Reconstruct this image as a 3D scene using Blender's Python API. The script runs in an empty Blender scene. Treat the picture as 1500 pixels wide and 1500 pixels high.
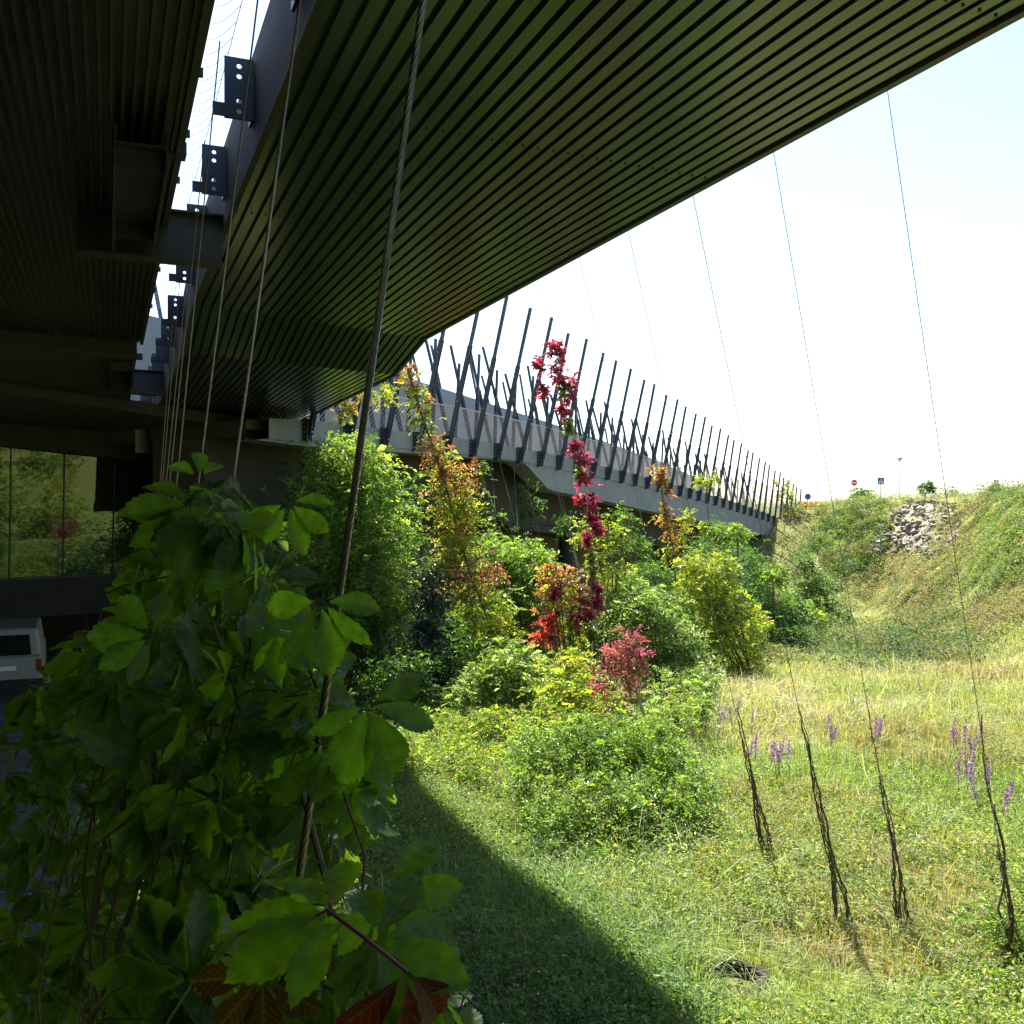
import bpy, math, random
import numpy as np
from mathutils import Vector

F = 1442.0                      # focal length, in pixels of the 1500 px photograph
rng = np.random.default_rng(7)
random.seed(7)
sc = bpy.context.scene
COL = sc.collection
R = math.radians

# ------------------------------------------------------------------ helpers
def P(px, py, Y):
    return np.array([(px - 750) / F * Y, Y, (750 - py) / F * Y])

def sm(t):
    t = np.clip(t, 0, 1)
    return t * t * (3 - 2 * t)

def gz(x, y):
    """height of the ground sheet"""
    x = np.asarray(x, float); y = np.asarray(y, float)
    fl = -5.5 - 2.7 * np.clip((y - 24) / 46, 0, 1)
    fl = fl + 0.10 * np.sin(x * .7 + 1) * np.cos(y * .55) * np.clip((x + 4) / 4, 0, 1)
    d1 = (x - (18.7 + .15 * (y - 36))) / 12.0
    d2 = (y - 70) / 26.0
    t = np.maximum(sm(d1), sm(d2))
    la = x * .9252 + y * .3795; ss = -x * .3795 + y * .9252
    added_bank = np.maximum(sm((-4.5 - la) / 7) * sm((13 - ss) / 8), sm((-5 - ss) / 9) * sm((9 - la) / 6))  # unseen bank added left and behind the camera to keep light out
    top = .25 + 1.0 * np.clip((x - 29) / 8, 0, 1)
    bump = (.35 * np.sin(x * .45 + y * .21) + .25 * np.sin(y * .5 - x * .3)) * t * (1 - t) * 4
    z = fl + (top - fl) * t + bump
    return z + (3.45 - z) * added_bank

def G(px, py):
    """where the view line of a photo pixel meets the ground"""
    Y = np.arange(5, 130, .05)
    x = (px - 750) / F * Y; z = (750 - py) / F * Y
    hit = np.nonzero(z <= gz(x, Y))[0]
    return P(px, py, float(Y[hit[0]])) if len(hit) else P(px, py, 100)

AX = np.array([-.3795, .9252]); NX = np.array([.9252, .3795])    # near deck: along / to the right
def D(s, lat, z):
    return np.array([AX[0] * s + NX[0] * lat, AX[1] * s + NX[1] * lat, z])

class MB:
    def __init__(s): s.v = []; s.f = []
    def add(s, vs, fs):
        b = len(s.v); s.v += [tuple(map(float, p)) for p in vs]
        s.f += [tuple(b + i for i in f) for f in fs]
    def hexa(s, p):        # 8 points: bottom ring 0-3, top ring 4-7
        s.add(p, [(3, 2, 1, 0), (4, 5, 6, 7), (0, 1, 5, 4), (1, 2, 6, 5), (2, 3, 7, 6), (3, 0, 4, 7)])
    def box(s, c, size, ux=(1, 0, 0), uy=(0, 1, 0), uz=(0, 0, 1)):
        c = np.array(c, float); ux, uy, uz = [np.array(u, float) * k / 2 for u, k in zip((ux, uy, uz), size)]
        s.hexa([c - ux - uy - uz, c + ux - uy - uz, c + ux + uy - uz, c - ux + uy - uz,
                c - ux - uy + uz, c + ux - uy + uz, c + ux + uy + uz, c - ux + uy + uz])
    def bar(s, a, b, w, h, side=None):
        a = np.array(a, float); b = np.array(b, float); d = b - a; L = np.linalg.norm(d); d /= L
        sd = np.array(side if side is not None else (0, 0, 1) if abs(d[2]) < .9 else (1, 0, 0), float)
        u = np.cross(d, sd); u /= np.linalg.norm(u); v = np.cross(u, d)
        s.box((a + b) / 2, (w, h, L), u, v, d)
    def tube(s, pts, r, n=6, cap=True):
        pts = np.array(pts, float); N = len(pts)
        rr = np.broadcast_to(np.array(r, float), (N,))
        t = np.gradient(pts, axis=0); t /= np.linalg.norm(t, axis=1)[:, None] + 1e-9
        ref = np.array([0, 0, 1.]) if abs(t[0][2]) < .9 else np.array([1., 0, 0])
        u = np.cross(t[0], ref); u /= np.linalg.norm(u)
        rings = []
        for i in range(N):
            u = u - t[i] * np.dot(u, t[i]); u /= np.linalg.norm(u) + 1e-9
            w = np.cross(t[i], u)
            for k in range(n):
                a = 2 * math.pi * k / n
                rings.append(pts[i] + rr[i] * (math.cos(a) * u + math.sin(a) * w))
        fs = [(i * n + k, i * n + (k + 1) % n, (i + 1) * n + (k + 1) % n, (i + 1) * n + k)
              for i in range(N - 1) for k in range(n)]
        if cap: fs += [tuple(range(n))[::-1], tuple((N - 1) * n + k for k in range(n))]
        s.add(rings, fs)
    def disc(s, c, nrm, r, th, n=20):
        nrm = np.array(nrm, float); nrm /= np.linalg.norm(nrm)
        s.tube([np.array(c) - nrm * th / 2, np.array(c) + nrm * th / 2], r, n)
    def build(s, name, mat, parent=None, smooth=False):
        me = bpy.data.meshes.new(name); me.from_pydata(s.v, [], s.f); me.update()
        if smooth: me.polygons.foreach_set('use_smooth', [True] * len(me.polygons))
        me.materials.append(mat)
        o = bpy.data.objects.new(name, me); COL.objects.link(o)
        if parent is not None: o.parent = parent; o.matrix_parent_inverse = parent.matrix_world.inverted()
        return o

def npmesh(name, v, f, mat, parent=None, tint=None, smooth=False, uv=None):
    """v Nx3, f Mxk"""
    me = bpy.data.meshes.new(name); v = np.asarray(v, np.float32); f = np.asarray(f, np.int32)
    k = f.shape[1]
    me.vertices.add(len(v)); me.vertices.foreach_set('co', v.ravel())
    me.loops.add(f.size); me.loops.foreach_set('vertex_index', f.ravel())
    me.polygons.add(len(f)); me.polygons.foreach_set('loop_start', np.arange(0, f.size, k, dtype=np.int32))
    me.polygons.foreach_set('use_smooth', np.full(len(f), bool(smooth)))
    if tint is not None:
        a = me.attributes.new('tint', 'FLOAT_COLOR', 'POINT')
        c = np.ones((len(v), 4), np.float32); c[:, :3] = tint; a.data.foreach_set('color', c.ravel())
    if uv is not None:
        a = me.attributes.new('leafuv', 'FLOAT_VECTOR', 'POINT')
        c = np.zeros((len(v), 3), np.float32); c[:, :2] = uv; a.data.foreach_set('vector', c.ravel())
    me.update(calc_edges=True)
    me.materials.append(mat)
    o = bpy.data.objects.new(name, me); COL.objects.link(o)
    if parent is not None: o.parent = parent; o.matrix_parent_inverse = parent.matrix_world.inverted()
    return o

def tag(o, label=None, cat=None, group=None, kind=None):
    if label: o['label'] = label
    if cat: o['category'] = cat
    if group: o['group'] = group
    if kind: o['kind'] = kind
    return o

def thing(name, label, cat, loc=(0, 0, 0), group=None):
    o = bpy.data.objects.new(name, None); COL.objects.link(o)
    o.location = [float(q) for q in loc]; o.empty_display_size = .2
    bpy.context.view_layer.update()
    return tag(o, label, cat, group)

# ------------------------------------------------------------------ materials
def mat(name, col, rough=.6, metal=0., noise=0., nscale=4., bump=0., bscale=40., col2=None, spec=.5, stretch=None):
    m = bpy.data.materials.new(name); m.use_nodes = True
    nt = m.node_tree; b = nt.nodes['Principled BSDF']
    b.inputs['Roughness'].default_value = rough; b.inputs['Metallic'].default_value = metal
    b.inputs['Specular IOR Level'].default_value = spec
    tc = nt.nodes.new('ShaderNodeTexCoord'); src = tc.outputs['Object']
    if stretch:
        mp = nt.nodes.new('ShaderNodeMapping'); mp.inputs['Scale'].default_value = stretch
        nt.links.new(src, mp.inputs[0]); src = mp.outputs[0]
    if noise or col2:
        n = nt.nodes.new('ShaderNodeTexNoise'); n.inputs['Scale'].default_value = nscale; n.inputs['Detail'].default_value = 8
        n.inputs['Roughness'].default_value = .65
        nt.links.new(src, n.inputs['Vector'])
        r = nt.nodes.new('ShaderNodeValToRGB'); nt.links.new(n.outputs['Fac'], r.inputs[0])
        c2 = col2 if col2 else [c * (1 + noise) for c in col]
        c1 = col if col2 else [c * (1 - noise) for c in col]
        r.color_ramp.elements[0].position = .33; r.color_ramp.elements[1].position = .67
        r.color_ramp.elements[0].color = (*c1, 1); r.color_ramp.elements[1].color = (*c2, 1)
        nt.links.new(r.outputs[0], b.inputs['Base Color'])
    else:
        b.inputs['Base Color'].default_value = (*col, 1)
    if bump:
        n2 = nt.nodes.new('ShaderNodeTexNoise'); n2.inputs['Scale'].default_value = bscale; n2.inputs['Detail'].default_value = 5
        nt.links.new(src, n2.inputs['Vector'])
        bm = nt.nodes.new('ShaderNodeBump'); bm.inputs['Strength'].default_value = bump; bm.inputs['Distance'].default_value = .02
        nt.links.new(n2.outputs['Fac'], bm.inputs['Height']); nt.links.new(bm.outputs[0], b.inputs['Normal'])
    return m

def leafmat(name, trans=.45, rough=.42, boost=1.9, veins=False, tcol=(1.05, 1., .35)):
    m = bpy.data.materials.new(name); m.use_nodes = True; nt = m.node_tree
    b = nt.nodes['Principled BSDF']; b.inputs['Roughness'].default_value = rough; b.inputs['Specular IOR Level'].default_value = .45
    at = nt.nodes.new('ShaderNodeAttribute'); at.attribute_name = 'tint'
    col = at.outputs['Color']
    if veins:
        uv = nt.nodes.new('ShaderNodeAttribute'); uv.attribute_name = 'leafuv'
        sp = nt.nodes.new('ShaderNodeSeparateXYZ'); nt.links.new(uv.outputs['Vector'], sp.inputs[0])
        ab = nt.nodes.new('ShaderNodeMath'); ab.operation = 'ABSOLUTE'; nt.links.new(sp.outputs['Y'], ab.inputs[0])
        # side veins: sin(u*k - |v|*q)
        m1 = nt.nodes.new('ShaderNodeMath'); m1.operation = 'MULTIPLY'; m1.inputs[1].default_value = 52; nt.links.new(sp.outputs['X'], m1.inputs[0])
        m2 = nt.nodes.new('ShaderNodeMath'); m2.operation = 'MULTIPLY_ADD'; m2.inputs[1].default_value = -26; nt.links.new(ab.outputs[0], m2.inputs[0]); nt.links.new(m1.outputs[0], m2.inputs[2])
        s = nt.nodes.new('ShaderNodeMath'); s.operation = 'SINE'; nt.links.new(m2.outputs[0], s.inputs[0])
        rr = nt.nodes.new('ShaderNodeMapRange'); rr.inputs[1].default_value = .86; rr.inputs[2].default_value = 1.; nt.links.new(s.outputs[0], rr.inputs[0])
        mid = nt.nodes.new('ShaderNodeMapRange'); mid.inputs[1].default_value = .05; mid.inputs[2].default_value = .01; nt.links.new(ab.outputs[0], mid.inputs[0])
        mx = nt.nodes.new('ShaderNodeMath'); mx.operation = 'MAXIMUM'; nt.links.new(rr.outputs[0], mx.inputs[0]); nt.links.new(mid.outputs[0], mx.inputs[1])
        tc = nt.nodes.new('ShaderNodeTexCoord'); nz = nt.nodes.new('ShaderNodeTexNoise'); nz.inputs['Scale'].default_value = 45; nz.inputs['Detail'].default_value = 6
        nt.links.new(tc.outputs['Object'], nz.inputs['Vector'])
        hv = nt.nodes.new('ShaderNodeMapRange'); hv.inputs[3].default_value = .72; hv.inputs[4].default_value = 1.28; hv.inputs[1].default_value = .3; hv.inputs[2].default_value = .7
        nt.links.new(nz.outputs['Fac'], hv.inputs[0])
        mu = nt.nodes.new('ShaderNodeVectorMath'); mu.operation = 'SCALE'; nt.links.new(col, mu.inputs[0]); nt.links.new(hv.outputs[0], mu.inputs['Scale'])
        li = nt.nodes.new('ShaderNodeMixRGB'); li.inputs[2].default_value = (.07, .15, .03, 1)
        sc_ = nt.nodes.new('ShaderNodeMath'); sc_.operation = 'MULTIPLY'; sc_.inputs[1].default_value = .2; nt.links.new(mx.outputs[0], sc_.inputs[0])
        nt.links.new(sc_.outputs[0], li.inputs[0]); nt.links.new(mu.outputs[0], li.inputs[1]); col = li.outputs[0]
        bm = nt.nodes.new('ShaderNodeBump'); bm.inputs['Strength'].default_value = .5; bm.inputs['Distance'].default_value = .002
        sb = nt.nodes.new('ShaderNodeMath'); sb.operation = 'MULTIPLY_ADD'; sb.inputs[1].default_value = -1.; nt.links.new(mx.outputs[0], sb.inputs[0]); nt.links.new(nz.outputs['Fac'], sb.inputs[2])
        nt.links.new(sb.outputs[0], bm.inputs['Height']); nt.links.new(bm.outputs[0], b.inputs['Normal'])
    nt.links.new(col, b.inputs['Base Color'])
    tr = nt.nodes.new('ShaderNodeBsdfTranslucent')
    sc2 = nt.nodes.new('ShaderNodeVectorMath'); sc2.operation = 'MULTIPLY'; sc2.inputs[1].default_value = tuple(boost * q for q in tcol)
    nt.links.new(col, sc2.inputs[0]); nt.links.new(sc2.outputs[0], tr.inputs['Color'])
    mix = nt.nodes.new('ShaderNodeMixShader'); mix.inputs[0].default_value = trans
    nt.links.new(b.outputs[0], mix.inputs[1]); nt.links.new(tr.outputs[0], mix.inputs[2])
    nt.links.new(mix.outputs[0], nt.nodes['Material Output'].inputs[0])
    return m

M = dict(
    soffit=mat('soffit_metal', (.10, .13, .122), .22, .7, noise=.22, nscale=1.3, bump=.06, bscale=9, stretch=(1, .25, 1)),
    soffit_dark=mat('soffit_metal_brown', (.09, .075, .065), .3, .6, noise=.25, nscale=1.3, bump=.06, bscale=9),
    groove=mat('flashing', (.05, .05, .055), .5, .3),
    screw=mat('screw_head', (.03, .03, .03), .5, .5),
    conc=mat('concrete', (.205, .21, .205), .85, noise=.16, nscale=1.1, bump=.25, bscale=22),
    conc_mid=mat('shaded_brown_concrete', (.042, .036, .026), .85, noise=.3, nscale=.8, bump=.3, bscale=18),  # brown girder concrete, darkened in colour for the deep shade beneath
    conc_dark=mat('shaded_concrete', (.028, .025, .020), .85, noise=.22, nscale=.9, bump=.3, bscale=18),  # concrete with the shade under the decks put into its colour
    steel=mat('dark_blue_paint', (.022, .027, .040), .42, .0, noise=.25, nscale=6, bump=.08),
    bolt=mat('galvanised', (.45, .46, .47), .38, .9, noise=.2, nscale=20),
    cable=mat('steel_wire', (.13, .115, .09), .45, .7, noise=.4, nscale=30),
    cable_thin=mat('thin_wire', (.25, .225, .19), .6, .0),
    panel=mat('grey_panel', (.19, .205, .225), .5, .2, noise=.1, nscale=.6),
    stem=mat('woody_stem', (.10, .07, .045), .8, noise=.4, nscale=14, bump=.4),
    stem_red=mat('red_petiole', (.12, .012, .02), .5, noise=.3, nscale=20),
    stem_green=mat('green_stem', (.11, .13, .04), .6, noise=.3, nscale=20),
    pale=mat('pale_twig', (.42, .36, .30), .8, noise=.3, nscale=14),
    white=mat('van_paint', (.30, .295, .28), .35, noise=.08, nscale=3),
    black=mat('black_rubber', (.015, .015, .016), .5),
    glass_dark=mat('dark_glass', (.01, .012, .013), .08),
    red=mat('red_lens', (.35, .02, .015), .25),
    sign_red=mat('sign_red', (.55, .03, .05), .5),
    sign_white=mat('sign_white', (.8, .8, .8), .5),
    sign_blue=mat('sign_blue', (.03, .07, .25), .5),
    sign_grey=mat('sign_post', (.5, .5, .5), .5, .5),
    tan=mat('tan_board', (.52, .36, .18), .7, noise=.15, nscale=3),
    pave=mat('pavement', (.07, .07, .07), .9, noise=.25, nscale=1.5, bump=.3, bscale=30),
    stone=mat('pale_stone', (.18, .155, .115), .9, noise=.6, nscale=2.5, bump=.6, bscale=8),
    stone_wall=mat('brown_stone', (.10, .08, .05), .9, noise=.0, nscale=1.6, bump=.8, bscale=3.5, col2=(.26, .21, .14)),
    soil=mat('burrow_soil', (.03, .02, .014), .95, noise=.4, nscale=8, bump=.6),
    carp=mat('car_paint', (.09, .14, .22), .3, .3),
    leaf=leafmat('leaf'), leaf_dark=leafmat('ivy_leaf', .15, .35, 1.3),
    leaf_red=leafmat('red_leaf', .4, .45, 1.5, tcol=(1., .8, .9)),
    creeper=leafmat('creeper_leaf', .6, .5, 3.4, veins=True, tcol=(1.35, 1.12, .22)),
    grass=leafmat('grass_blade', .4, .65, 1.5), weed=leafmat('weed_leaf', .4, .65, 1.7),
)
# pavement joints
nt = M['pave'].node_tree
# ground
def ground_mat():
    m = bpy.data.materials.new('meadow_soil'); m.use_nodes = True; nt = m.node_tree; b = nt.nodes['Principled BSDF']
    b.inputs['Roughness'].default_value = .95; b.inputs['Specular IOR Level'].default_value = .1
    tc = nt.nodes.new('ShaderNodeTexCoord')
    n1 = nt.nodes.new('ShaderNodeTexNoise'); n1.inputs['Scale'].default_value = .22; n1.inputs['Detail'].default_value = 9; n1.inputs['Roughness'].default_value = .7
    n2 = nt.nodes.new('ShaderNodeTexNoise'); n2.inputs['Scale'].default_value = 3.2; n2.inputs['Detail'].default_value = 8; n2.inputs['Roughness'].default_value = .75
    nt.links.new(tc.outputs['Object'], n1.inputs['Vector']); nt.links.new(tc.outputs['Object'], n2.inputs['Vector'])
    r1 = nt.nodes.new('ShaderNodeValToRGB'); e = r1.color_ramp.elements
    e[0].position = .35; e[0].color = (.10, .14, .03, 1); e[1].position = .68; e[1].color = (.26, .21, .10, 1)
    x = e.new(.5); x.color = (.17, .19, .05, 1)
    r2 = nt.nodes.new('ShaderNodeValToRGB'); e = r2.color_ramp.elements
    e[0].position = .3; e[0].color = (.05, .05, .02, 1); e[1].position = .7; e[1].color = (.30, .30, .12, 1)
    nt.links.new(n1.outputs['Fac'], r1.inputs[0]); nt.links.new(n2.outputs['Fac'], r2.inputs[0])
    mx = nt.nodes.new('ShaderNodeMixRGB'); mx.inputs[0].default_value = .5
    nt.links.new(r1.outputs[0], mx.inputs[1]); nt.links.new(r2.outputs[0], mx.inputs[2]); nt.links.new(mx.outputs[0], b.inputs['Base Color'])
    bm = nt.nodes.new('ShaderNodeBump'); bm.inputs['Strength'].default_value = .8; bm.inputs['Distance'].default_value = .15
    nt.links.new(n2.outputs['Fac'], bm.inputs['Height']); nt.links.new(bm.outputs[0], b.inputs['Normal'])
    return m
M['ground'] = ground_mat()

def glass_mat():
    m = bpy.data.materials.new('mirror_glazing'); m.use_nodes = True; nt = m.node_tree; b = nt.nodes['Principled BSDF']
    b.inputs['Base Color'].default_value = (.085, .105, .08, 1); b.inputs['Metallic'].default_value = .75
    b.inputs['Roughness'].default_value = .02
    tc = nt.nodes.new('ShaderNodeTexCoord'); n = nt.nodes.new('ShaderNodeTexNoise'); n.inputs['Scale'].default_value = .5
    nt.links.new(tc.outputs['Object'], n.inputs['Vector'])
    bm = nt.nodes.new('ShaderNodeBump'); bm.inputs['Strength'].default_value = .08; bm.inputs['Distance'].default_value = .03
    nt.links.new(n.outputs['Fac'], bm.inputs['Height']); nt.links.new(bm.outputs[0], b.inputs['Normal'])
    return m
M['glass'] = glass_mat()

# ------------------------------------------------------------------ setting: ground, pavement
xs = np.concatenate([np.linspace(-400, -40, 19)[:-1], np.arange(-40, 60, .8), np.linspace(60, 400, 18)])
ys = np.concatenate([np.linspace(-200, -20, 10)[:-1], np.arange(-20, 120, .8), np.linspace(120, 900, 20)])
gx, gy = np.meshgrid(xs, ys)
gv = np.stack([gx.ravel(), gy.ravel(), gz(gx, gy).ravel()], 1)
nx_, ny_ = len(xs), len(ys)
ii, jj = np.meshgrid(np.arange(nx_ - 1), np.arange(ny_ - 1)); a = (jj * nx_ + ii).ravel()
go = npmesh('ground', gv, np.stack([a, a + 1, a + nx_ + 1, a + nx_], 1), M['ground'], smooth=True)
tag(go, 'grassy valley floor rising to a hillside behind', 'ground', kind='structure')

pv = MB()
step = 1.2
for s in np.arange(-6, 46, step):                      # slabs of paving under the decks
    for l in np.arange(-16.3, -.7, step):
        if s < 13 and l < -4.6: continue
        if s < -4.5: continue
        c = D(s + step / 2, l + step / 2, -5.45 + random.uniform(-.004, .004))
        pv.box(c, (step - .03, step - .03, .1), (NX[0], NX[1], 0), (AX[0], AX[1], 0))
po = pv.build('pavement', M['pave']); tag(po, 'dark paving under the bridge decks', 'pavement', kind='structure')

# ------------------------------------------------------------------ near deck + far stretch: one bridge
bridge = thing('footbridge', 'kinked concrete bridge with ribbed metal soffit and leaning black posts running to the hillside', 'bridge', D(8, 3.6, 4.3))
twin = thing('footbridge', 'darker twin deck behind the sky slot with ribbed brown soffit at far left', 'bridge', D(8, -3, 4.3))

def ribbed(lat0, lat1, stations, pitch=.165, depth=.05, crest=.108):
    """stations: (s0, skew, z); trapezoid ribs run along the deck"""
    prof = []; l = lat0
    while l < lat1 - .01:
        for dl, dz in ((.0, 0), (crest, 0), (crest + .008, depth), (pitch - .008, depth)):
            prof.append((min(l + dl, lat1), dz))
        l += pitch
    prof.append((lat1, 0)); n = len(prof)
    v = []
    for s0, k, z in stations:
        for l, dz in prof: v.append(D(s0 + k * l, l, z + dz))
    f = [(j * n + i, j * n + i + 1, (j + 1) * n + i + 1, (j + 1) * n + i) for j in range(len(stations) - 1) for i in range(n - 1)]
    return np.array(v), np.array(f)

LE, RE = 1.35, 6.0
ST = [(-45, 0, 3.55), (17.2, .35, 3.55), (19.8, .30, 3.10), (41.8, 0, 3.05)]
for k in range(3):
    v, f = ribbed(LE, RE, ST[k:k + 2]); npmesh('soffit_sheet', v, f, M['soffit'], bridge)
# sheet laps (a second sheet end seen as a fine step) and screws
sw = MB()
for s0, k in ((8.6, .05), (11.9, .05), (14.2, .05), (4.9, .05), (22.6, .27), (30.0, .1)):
    l = LE + .06
    while l < RE:
        s = s0 + k * l
        z = 3.55 if s0 < 17 else 3.10 - .05 * (s - 22) / 20
        sw.disc(D(s, l, z - .004), (0, 0, 1), .013, .014, 8); l += .165
sw.build('screw', M['screw'], bridge)['kind'] = 'stuff'
# deck slab, fascias
def slab(lat0, lat1, zadd0, zadd1, sts=ST, extra=.06):
    m = MB()
    for (s0, k0, z0), (s1, k1, z1) in zip(sts[:-1], sts[1:]):
        q = []
        for zz in (zadd0, zadd1):
            q += [D(s0 + k0 * lat0, lat0, z0 + zz), D(s0 + k0 * lat1, lat1, z0 + zz), D(s1 + k1 * lat1, lat1, z1 + zz), D(s1 + k1 * lat0, lat0, z1 + zz)]
        m.hexa(q)
    return m
slab(LE + .05, RE - .05, .07, .85).build('deck_slab', M['conc_dark'], bridge)
slab(RE - .045, RE + .03, -.03, .95).build('edge_flashing', M['groove'], bridge)
slab(LE - .02, LE + .045, -.02, 1.0).build('slot_fascia', M['conc_dark'], bridge)

# twin deck
TL, TR = -24.0, .66  # unseen width and length added to cut sky light under the decks
ST2 = [(-45, 0, 3.55), (22.0, .2, 3.55)]
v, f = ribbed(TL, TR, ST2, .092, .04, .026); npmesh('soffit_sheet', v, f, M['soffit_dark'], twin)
slab(TL + .02, TR - .05, .07, .85, ST2).build('deck_slab', M['conc_dark'], twin)
slab(TR - .045, TR + .02, -.03, .75, ST2).build('edge_flashing', M['groove'], twin)
ST3 = [(22.1, .2, 3.3), (41.5, 0, 2.7)]
slab(TL - 6, TR - .1, 0, .9, ST3).build('concrete_soffit', M['conc_dark'], twin)

# steel plates on the slot side of the near deck
def plate_with_holes(c, w, h, holes, r, th, ux, uz, nrm):
    m = MB(); c = np.array(c); ux, uz, nrm = map(np.array, (ux, uz, nrm)); n = 16
    edges = [-h / 2]; cells = []
    for hz in holes:
        cells.append((hz - r * 1.6, hz + r * 1.6, True))
    z = -h / 2; allc = []
    for z0, z1, _ in cells:
        if z0 > z + 1e-4: allc.append((z, z0, None))
        allc.append((z0, z1, (z0 + z1) / 2)); z = z1
    allc.append((z, h / 2, None))
    for z0, z1, hc in allc:
        for sgn in (-1, 1):
            q = lambda x, zz: c + ux * x + uz * zz + nrm * sgn * th / 2
            if hc is None: m.add([q(-w / 2, z0), q(w / 2, z0), q(w / 2, z1), q(-w / 2, z1)], [(0, 1, 2, 3)])
            else:
                vs = []; fs = []
                for k in range(n):
                    a = 2 * math.pi * k / n + math.pi / 4
                    dx, dz = math.cos(a), math.sin(a); t = 1 / max(abs(dx), abs(dz))
                    vs += [q(dx * r, hc + dz * r), q(dx * t * w / 2, hc + dz * t * (z1 - z0) / 2)]
                fs = [(2 * k, 2 * k + 1, (2 * k + 3) % (2 * n), (2 * k + 2) % (2 * n)) for k in range(n)]
                m.add(vs, fs)
    # rim
    q = [c + ux * x + uz * z + nrm * t for t in (-th / 2, th / 2) for x, z in ((-w / 2, -h / 2), (w / 2, -h / 2), (w / 2, h / 2), (-w / 2, h / 2))]
    m.add(q, [(0, 1, 5, 4), (1, 2, 6, 5), (2, 3, 7, 6), (3, 0, 4, 7)])
    return m
ax3 = np.array([AX[0], AX[1], 0]); nx3 = np.array([NX[0], NX[1], 0]); up = np.array([0, 0, 1.])
slot_s = [-2.0 + 2.47 * k for k in range(0, 18)]
for s in slot_s:
    s = s + 2.0
    zc = 4.12 - (.0 if s < 18 else .3)
    b = plate_with_holes(D(s, LE - .17, zc), .28, .6, (-.22, -.12, .12, .22), .026, .02, nx3, up, ax3).build('bracket_plate', M['steel'], bridge)
    m = MB(); m.box(D(s, LE - .36, zc - .22), (.12, .016, .13), nx3, ax3, up)
    m.box(D(s + .10, LE - .045, zc), (.03, .16, .60), nx3, ax3, up)
    m.build('bracket_stiffener', M['steel'], bridge)
for s in np.arange(1.5, 21, 1.55):          # small lugs on the twin's edge
    m = MB(); m.box(D(s, TR + .07, 3.95), (.12, .06, .07), nx3, ax3, up); m.build('edge_lug', M['steel'], twin)
    m = MB(); m.box(D(s + .7, TR + .035, 3.82), (.025, .5, .14), nx3, ax3, up); m.build('cover_strip', M['steel'], twin)

# steel cross frames between the two decks
def frame(s, zb, lbl, long=3.4):
    t = thing('steel_cross_frame', lbl, 'steel beam', D(s, .5, zb))
    def ibeam(p, q, w, h):
        m = MB(); p = np.array(p); q = np.array(q)
        d = (q - p) / np.linalg.norm(q - p); sd = np.cross(d, up)
        m.box((p + q) / 2 + up * .012, (np.linalg.norm(q - p), w, .024), d, sd, up)
        m.box((p + q) / 2 + up * (h - .012), (np.linalg.norm(q - p), w, .024), d, sd, up)
        m.box((p + q) / 2 + up * h / 2, (np.linalg.norm(q - p), .02, h - .05), d, sd, up)
        return m
    ibeam(D(s, -.35, zb), D(s, LE - .02, zb), .30, .62).build('cross_beam', M['steel'], t)
    m = MB(); cs = s - long / 2 - .1
    for q in (.06, .50): m.box(D(cs, q, zb + .2), (.028, long - .2, .36), nx3, ax3, up)
    m.box(D(cs, .28, zb + .22), (.41, long - .2, .02), nx3, ax3, up)
    for q in (.75, long - .15): m.box(D(s - q, .28, zb + .125), (.41, .02, .17), nx3, ax3, up)
    m.build('longitudinal_beam', M['steel'], t)
    m = MB(); m.box(D(s - long * .75, .58, zb + .50), (.28, .22, .12), nx3, ax3, up); m.build('stub_bracket', M['steel'], t)
frame(12.9, 3.10, 'black steel cross beam bridging the sky slot nearest the viewer')
frame(27.0, 3.02, 'small dark steel cross beam far along the slot', 4.2)
frame(39.0, 2.75, 'dim steel beam end at the far end of the slot above the glazing', 2.0)

# net of fine wires strung across the slot
net = thing('safety_net', 'fine wire net strung across the bright slot between the decks', 'net', D(6, 1, 4.6))
m = MB()
for l, zz in ((.78, 4.55), (1.12, 4.62)):
    m.tube([D(s, l, zz) for s in np.arange(-6, 24, 1.)], .004, 5)
m.build('edge_wire', M['cable_thin'], net)
m = MB()
for s in np.arange(-4, 24, .33):
    m.tube([D(s - .35 * t * t + .05 * t, .78 + .34 * t, 4.55 + .07 * t - .05 * math.sin(math.pi * t)) for t in np.linspace(0, 1, 7)], .0035, 4)
m.build('cross_wire', M['cable_thin'], net)

# ------------------------------------------------------------------ far stretch of the bridge
def Yfar(px): return 32867.0 / (1500 - px)
def E(px, py, back=0., dz=0.):
    """point on the outer face of the far stretch (a straight line in plan)"""
    Y = Yfar(px); p = P(px, py, Y)
    return p + np.array([-.887, .462, 0]) * back + up * dz
fdir = np.array([.462, .887, 0]); fout = np.array([.887, -.462, 0])
top_xy = [(376, 612), (426, 614), (482, 618), (580, 631), (660, 640), (730, 651), (800, 664), (870, 680), (940, 698), (1010, 716), (1070, 734), (1120, 751), (1150, 763), (1171, 770)]
bot_xy = [(376, 644), (426, 651), (482, 656), (580, 662), (660, 668), (730, 673), (770, 678), (806, 718), (880, 732), (940, 746), (1010, 760), (1070, 772), (1120, 784), (1150, 790), (1171, 794)]
def ip(tab, x): return float(np.interp(x, [t[0] for t in tab], [t[1] for t in tab]))
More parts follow.
